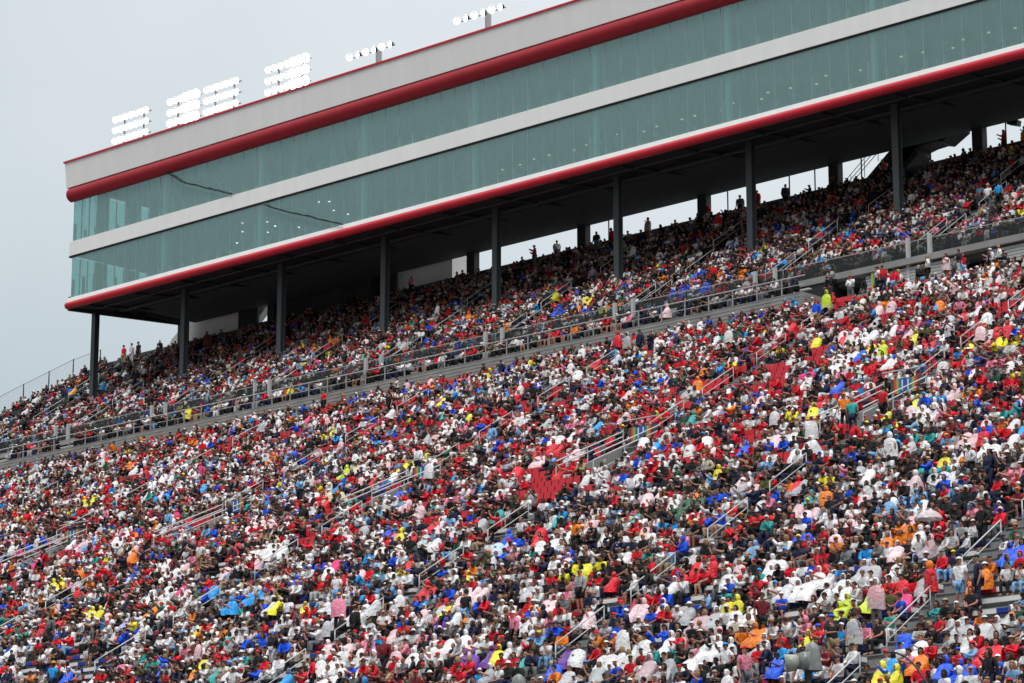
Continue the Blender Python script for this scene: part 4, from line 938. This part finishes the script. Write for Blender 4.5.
# keep seated people out of the standing ones
specs = [a for a in people if a['deck'] == 'special']
people = [a for a in people if a['deck'] == 'special' or not any(abs(a['x']-s['x']) < 0.40 and abs(a['y']-s['y']) < 0.55 for s in specs)]
people = [a for a in people if a['deck'] == 'special' or not any(abs(a['x']-cx) < 0.75 and -2.3 < a['y']-cy < 1.0 for cx, cy in ((-56.4, 74.4), (-69.4, 74.5)))]
for a in people:
    q = px((a['x'], a['y'], a['z']+1.0)); a['px'] = q[0]; a['py'] = q[1]; a['d'] = q[2]
    a['inv'] = 0 < q[0] < 1024 and q[1] < 688
vis = sorted([a for a in people if a['inv'] and a['deck'] != 'special'], key=lambda a: a['d'])
single = [a for a in specs]+vis[:300-len(specs)]
ids = set(id(a) for a in single); rest = [a for a in people if id(a) not in ids]
print('people', len(people), 'single', len(single))

# ------------------------------------------------------------------ crowd: everyone else as one mesh
def vary(c, s=0.14):
    f = rp.uniform(1-s, 1+s); return (min(1, c[0]*f), min(1, c[1]*f), min(1, c[2]*f))
def crowd_mesh(lst, name):
    groups = {}
    for a in lst:
        i = a['pose']; far = a['d'] > 150
        def put(key, c, al): groups.setdefault((key, i), []).append((a['x'], a['y'], a['z'], a['yaw'], a['s'], c[0], c[1], c[2], al))
        put('body', vary(a['skin'], 0.1), 0.6)
        put(a['head'], vary(a['hc']) , 0.2 if a['head'] == 'hood' and a['pon'] else 0.9)
        if a['pon']:
            c = CLR[a['pon']]
            if a['pon'] == 'clear': t = CLR[a['top']]; c = tuple(c[q]*0.62+t[q]*0.38 for q in range(3))
            put('pon', vary(c), 0.15)
        else: put('topL' if a['long'] else 'topS', vary(CLR[a['top']], 0.18), 0.9)
        if not (a['pon'] and far): put('legS' if a['short'] else 'legL', vary(CLR[a['legc']], 0.2), 0.9)
    VV = []; CC = []; LT_ = []; LV = []; base = 0
    for (key, i), rows in groups.items():
        v, lt, lv = DATA[key, i]; A = np.array(rows, np.float32); n = len(A)
        c, s = np.cos(A[:, 3]), np.sin(A[:, 3]); S = A[:, 4][:, None]
        X = (v[None, :, 0]*c[:, None]-v[None, :, 1]*s[:, None])*S+A[:, 0][:, None]
        Y = (v[None, :, 0]*s[:, None]+v[None, :, 1]*c[:, None])*S+A[:, 1][:, None]
        Z = v[None, :, 2]*S+A[:, 2][:, None]
        VV.append(np.stack([X, Y, Z], -1).reshape(-1, 3)); CC.append(np.repeat(A[:, 5:9], len(v), 0))
        LT_.append(np.tile(lt, n)); LV.append((lv[None]+(np.arange(n)*len(v))[:, None]).reshape(-1)+base); base += n*len(v)
    V = np.concatenate(VV); Cc = np.concatenate(CC); T = np.concatenate(LT_).astype(np.int32); Lv = np.concatenate(LV).astype(np.int32)
    me = bpy.data.meshes.new(name); me.vertices.add(len(V)); me.vertices.foreach_set('co', V.astype(np.float32).ravel())
    me.loops.add(len(Lv)); me.loops.foreach_set('vertex_index', Lv); me.polygons.add(len(T))
    st = np.zeros(len(T), np.int32); st[1:] = np.cumsum(T)[:-1]; me.polygons.foreach_set('loop_start', st)
    me.polygons.foreach_set('use_smooth', np.ones(len(T), bool)); me.update(calc_edges=True)
    at = me.attributes.new('Col', 'FLOAT_COLOR', 'POINT'); at.data.foreach_set('color', Cc.astype(np.float32).ravel())
    me.materials.append(M['crowd']); print(name, len(V), len(T)); return me
cr_o = link('crowd', crowd_mesh(rest, 'crowd')); tag(cr_o, 'dense crowd of seated spectators filling both decks behind the nearest rows', 'crowd', kind='stuff')
# guests behind the suite glass
g = []
for z0, pr in ((59.95, 1.3), (64.31, 0.6)):
    for i in range(5):
        x = BX0+14
        while x < -88:
            x += rp.uniform(0.5, 1.6)/max(0.15, pr*min(1, (x-BX0)/70))
            a = attrs('up'); a['pon'] = None; a['pose'] = rp.choice([0, 1, 5, 7, 8]); a.update(x=x, y=149.9+i*1.3, z=z0+0.42*(i+1)+0.02 if a['pose'] < 8 else z0+0.42*i+0.1, yaw=0, s=1, d=200); g.append(a)
a = attrs('up'); a.update(x=-128.0, y=147.9, z=59.97, yaw=1.0, s=1.1, d=200, pose=8, top='sky blue', pon=None, head='short', hc=hb); g.append(a)
sg = link('suite_guests', crowd_mesh(g, 'suite_guests')); tag(sg, 'guests seated in rows behind the suite building glass', 'crowd', kind='stuff')

# ------------------------------------------------------------------ the single people, each a thing of its own
POSEW = {0: 'hands in lap', 1: 'arms folded', 2: 'leaning forward', 3: 'chin on hand', 4: 'one hand raised', 5: 'hands clasped', 6: 'sitting back', 7: 'hands on knees', 8: 'standing', 9: 'standing hands on hips', 10: 'standing arm out', 11: 'standing mid-step'}
def an(t): return ('an ' if t[0] in 'aeiou' else 'a ')+t
def garment(a):
    if a['pon']: return ('clear' if a['pon'] == 'clear' else a['pon'])+' poncho'
    return a['top']+(' jacket' if a['long'] else ' T-shirt')
def neigh(a, side):
    c = [b for b in people if b is not a and b['deck'] == a['deck'] and b['row'] == a['row'] and 0 < (b['x']-a['x'])*side < 1.3]
    return min(c, key=lambda b: abs(b['x']-a['x'])) if c else None
def behind(a):
    c = [b for b in people if b is not a and b['deck'] == a['deck'] and b['row'] == a['row']+1 and abs(b['x']-a['x']) < 0.6]
    return min(c, key=lambda b: abs(b['x']-a['x'])) if c else None
seated = [a for a in single if 'label' not in a]
def descs(a):
    base = 'person in %s, %s' % (garment(a), a['hn']); L1 = base+', '+POSEW[a['pose']]
    r_, l_, f_ = neigh(a, 1), neigh(a, -1), behind(a)
    yield base; yield L1
    if r_: yield base+', left of '+an(garment(r_))
    if l_: yield base+', right of '+an(garment(l_))
    if f_: yield base+', directly behind '+an(garment(f_))
    if r_: yield L1+', left of '+an(garment(r_))
    if l_: yield L1+', right of '+an(garment(l_))
    if r_ and l_: yield base+' between %s and %s' % (garment(l_), garment(r_))
    if r_ and f_: yield base+', left of %s, behind %s' % (garment(r_), garment(f_))
    if r_ and l_: yield L1+' between %s and %s' % (garment(l_), garment(r_))
    yield None
allv = [b for b in people if b['inv'] and b['deck'] != 'special' and b['d'] < 128]
pool = {}
for b in allv:
    b['ds'] = list(descs(b))[:-1] if (b in seated or b['d'] < 112) else list(descs(b))[:5]
from collections import Counter
cnt = Counter(s for b in allv for s in set(b['ds']))
used = set(s['label'] for s in specs)
byb = {}
for a in seated:
    lab = None
    for s in a['ds']:
        if cnt[s] == 1 and s not in used and len(s.split()) <= 16: lab = s; break
    if lab is None:
        same = sorted([b for b in seated if b['ds'][1] == a['ds'][1]], key=lambda b: b['px']); k = same.index(a)
        lab = a['ds'][1]+', %s such from left' % ORD[min(k, 19)]
        lab = ' '.join(lab.split()[:16])
    used.add(lab); a['label'] = lab
def person(a):
    i = a['pose']; o = link('person', LIB['A']['body', i]); o.location = (a['x'], a['y'], a['z']); o.rotation_euler = (0, 0, a['yaw']); o.scale = (a['s'],)*3
    o.color = (*vary(a['skin'], 0.1), 0.6); tag(o, a['label'], 'person', 'spectators in the stands')
    def part(name, me, c, al):
        p = link(name, me, o); p.color = (*c, al)
    part({'short': 'hair', 'long': 'hair', 'hood': 'hood', 'cap': 'cap', 'hat': 'hat'}[a['head']], LIB['A'][a['head'], i], vary(a['hc']), 0.2 if a['pon'] and a['head'] == 'hood' else 0.9)
    if a['head'] in ('cap', 'hat') and i % 2: part('hair', LIB['A']['short', i], a['hairc'], 0.9)
    part('jacket' if a['long'] else 'shirt', LIB['A']['topL' if a['long'] else 'topS', i], vary(CLR[a['top']], 0.16), 0.9)
    part('shorts' if a['short'] else 'trousers', LIB['A']['legS' if a['short'] else 'legL', i], vary(CLR[a['legc']], 0.18), 0.9)
    if a['pon']: part('poncho', PONCLR[i] if a['pon'] in ('clear', 'pale pink') else LIB['A']['pon', i], vary(CLR[a['pon']]), 0.15)
for a in single: person(a)

# ------------------------------------------------------------------ television cameras under rain covers, umbrella, held towel
def tvcam(loc, label):
    o = empty('television_camera', loc); tag(o, label, 'television camera', 'television cameras among the seats')
    for t in range(3):
        an = R(90+120*t); MB().bar((0, 0, 1.1), (0.55*math.cos(an), 0.55*math.sin(an), 0), 0.035, 8).build('leg', M['dark'], o)
    MB().bar((0, 0, 0.9), (0, 0, 1.35), 0.12, 12).build('head', M['dark'], o)
    MB().prism([(-0.35, 1.3), (0.4, 1.3), (0.45, 1.75), (0.2, 1.95), (-0.3, 1.8)], -0.2, 0.2).build('body', M['cover'], o, True)
    s = MB().bar((-0.18, -0.2, 1.55), (-0.55, -0.45, 1.5), 0.22, 16, r2=0.30); s.build('lens', M['lens'], o, True)
    m = MB(); rings = [(1.25, 0.30), (1.6, 0.28), (1.9, 0.24), (2.08, 0.18), (2.18, 0.06)]
    for z, r_ in rings:
        for i in range(14): t = 2*math.pi*i/14; w_ = 1+0.12*math.sin(4*t+z*5); m.v.append((0.12+r_*math.cos(t)*w_, 0.1+r_*math.sin(t)*w_, z))
    for k in range(4):
        for i in range(14): j = (i+1) % 14; m.f.append((k*14+i, k*14+j, k*14+14+j, k*14+14+i)); m.m.append(0)
    m.build('rain_cover', M['cover'], o, True); return o
tvcam((-56.37, 74.35, lz(74.4)-0.2), 'television camera under a grey rain cover below the rightmost stair')
tvcam((-69.37, 74.5, lz(74.5)-0.2), 'grey-covered television camera at the bottom edge, centre')
def umbrella(loc):
    o = empty('umbrella', loc); tag(o, 'see-through dome umbrella with red blotches over seated people', 'umbrella')
    me = sphere_part(lambda p, t: t < 78, (0.52, 0.52, 0.46), 16, 12, Matrix.Translation((0, 0, 0.95)), name='canopy'); me.materials.clear(); me.materials.append(M['clear'])
    c = link('canopy', me, o); c.color = (0.88, 0.80, 0.82, 1)
    MB().bar((0, 0, 0.3), (0, 0, 1.5), 0.01).build('shaft', M['galv'], o)
y_, z_ = onrow(86.6); umbrella((-60.4, y_+0.3, z_+0.75))
o = empty('rainbow_towel', (-101.2, 141.7, 45.25)); tag(o, 'small rainbow-striped flag held up against the pale siding wall', 'flag')
s_ = MB().box(-0.62, 0.62, -0.01, 0.01, -0.6, 0.6).build('cloth', M['sign'], o)
MB().box(-0.64, -0.62, -0.02, 0.02, -1.0, 0.62).build('pole', M['rail'], o)
o = MB().path([(-50.9, 71, 11.13), (-50.55, 71, 11.08), (-50.21, 71, 10.93), (-49.95, 71, 10.72), (-49.76, 71, 10.5), (-49.35, 71, 9.95), (-49.1, 71, 9.2), (-49.0, 70.9, 8.4)], 0.03, 8).build('camera_cable', M['dark']); tag(o, 'thick black cable arching over the front rows at bottom right', 'cable')
bpy.context.view_layer.update()
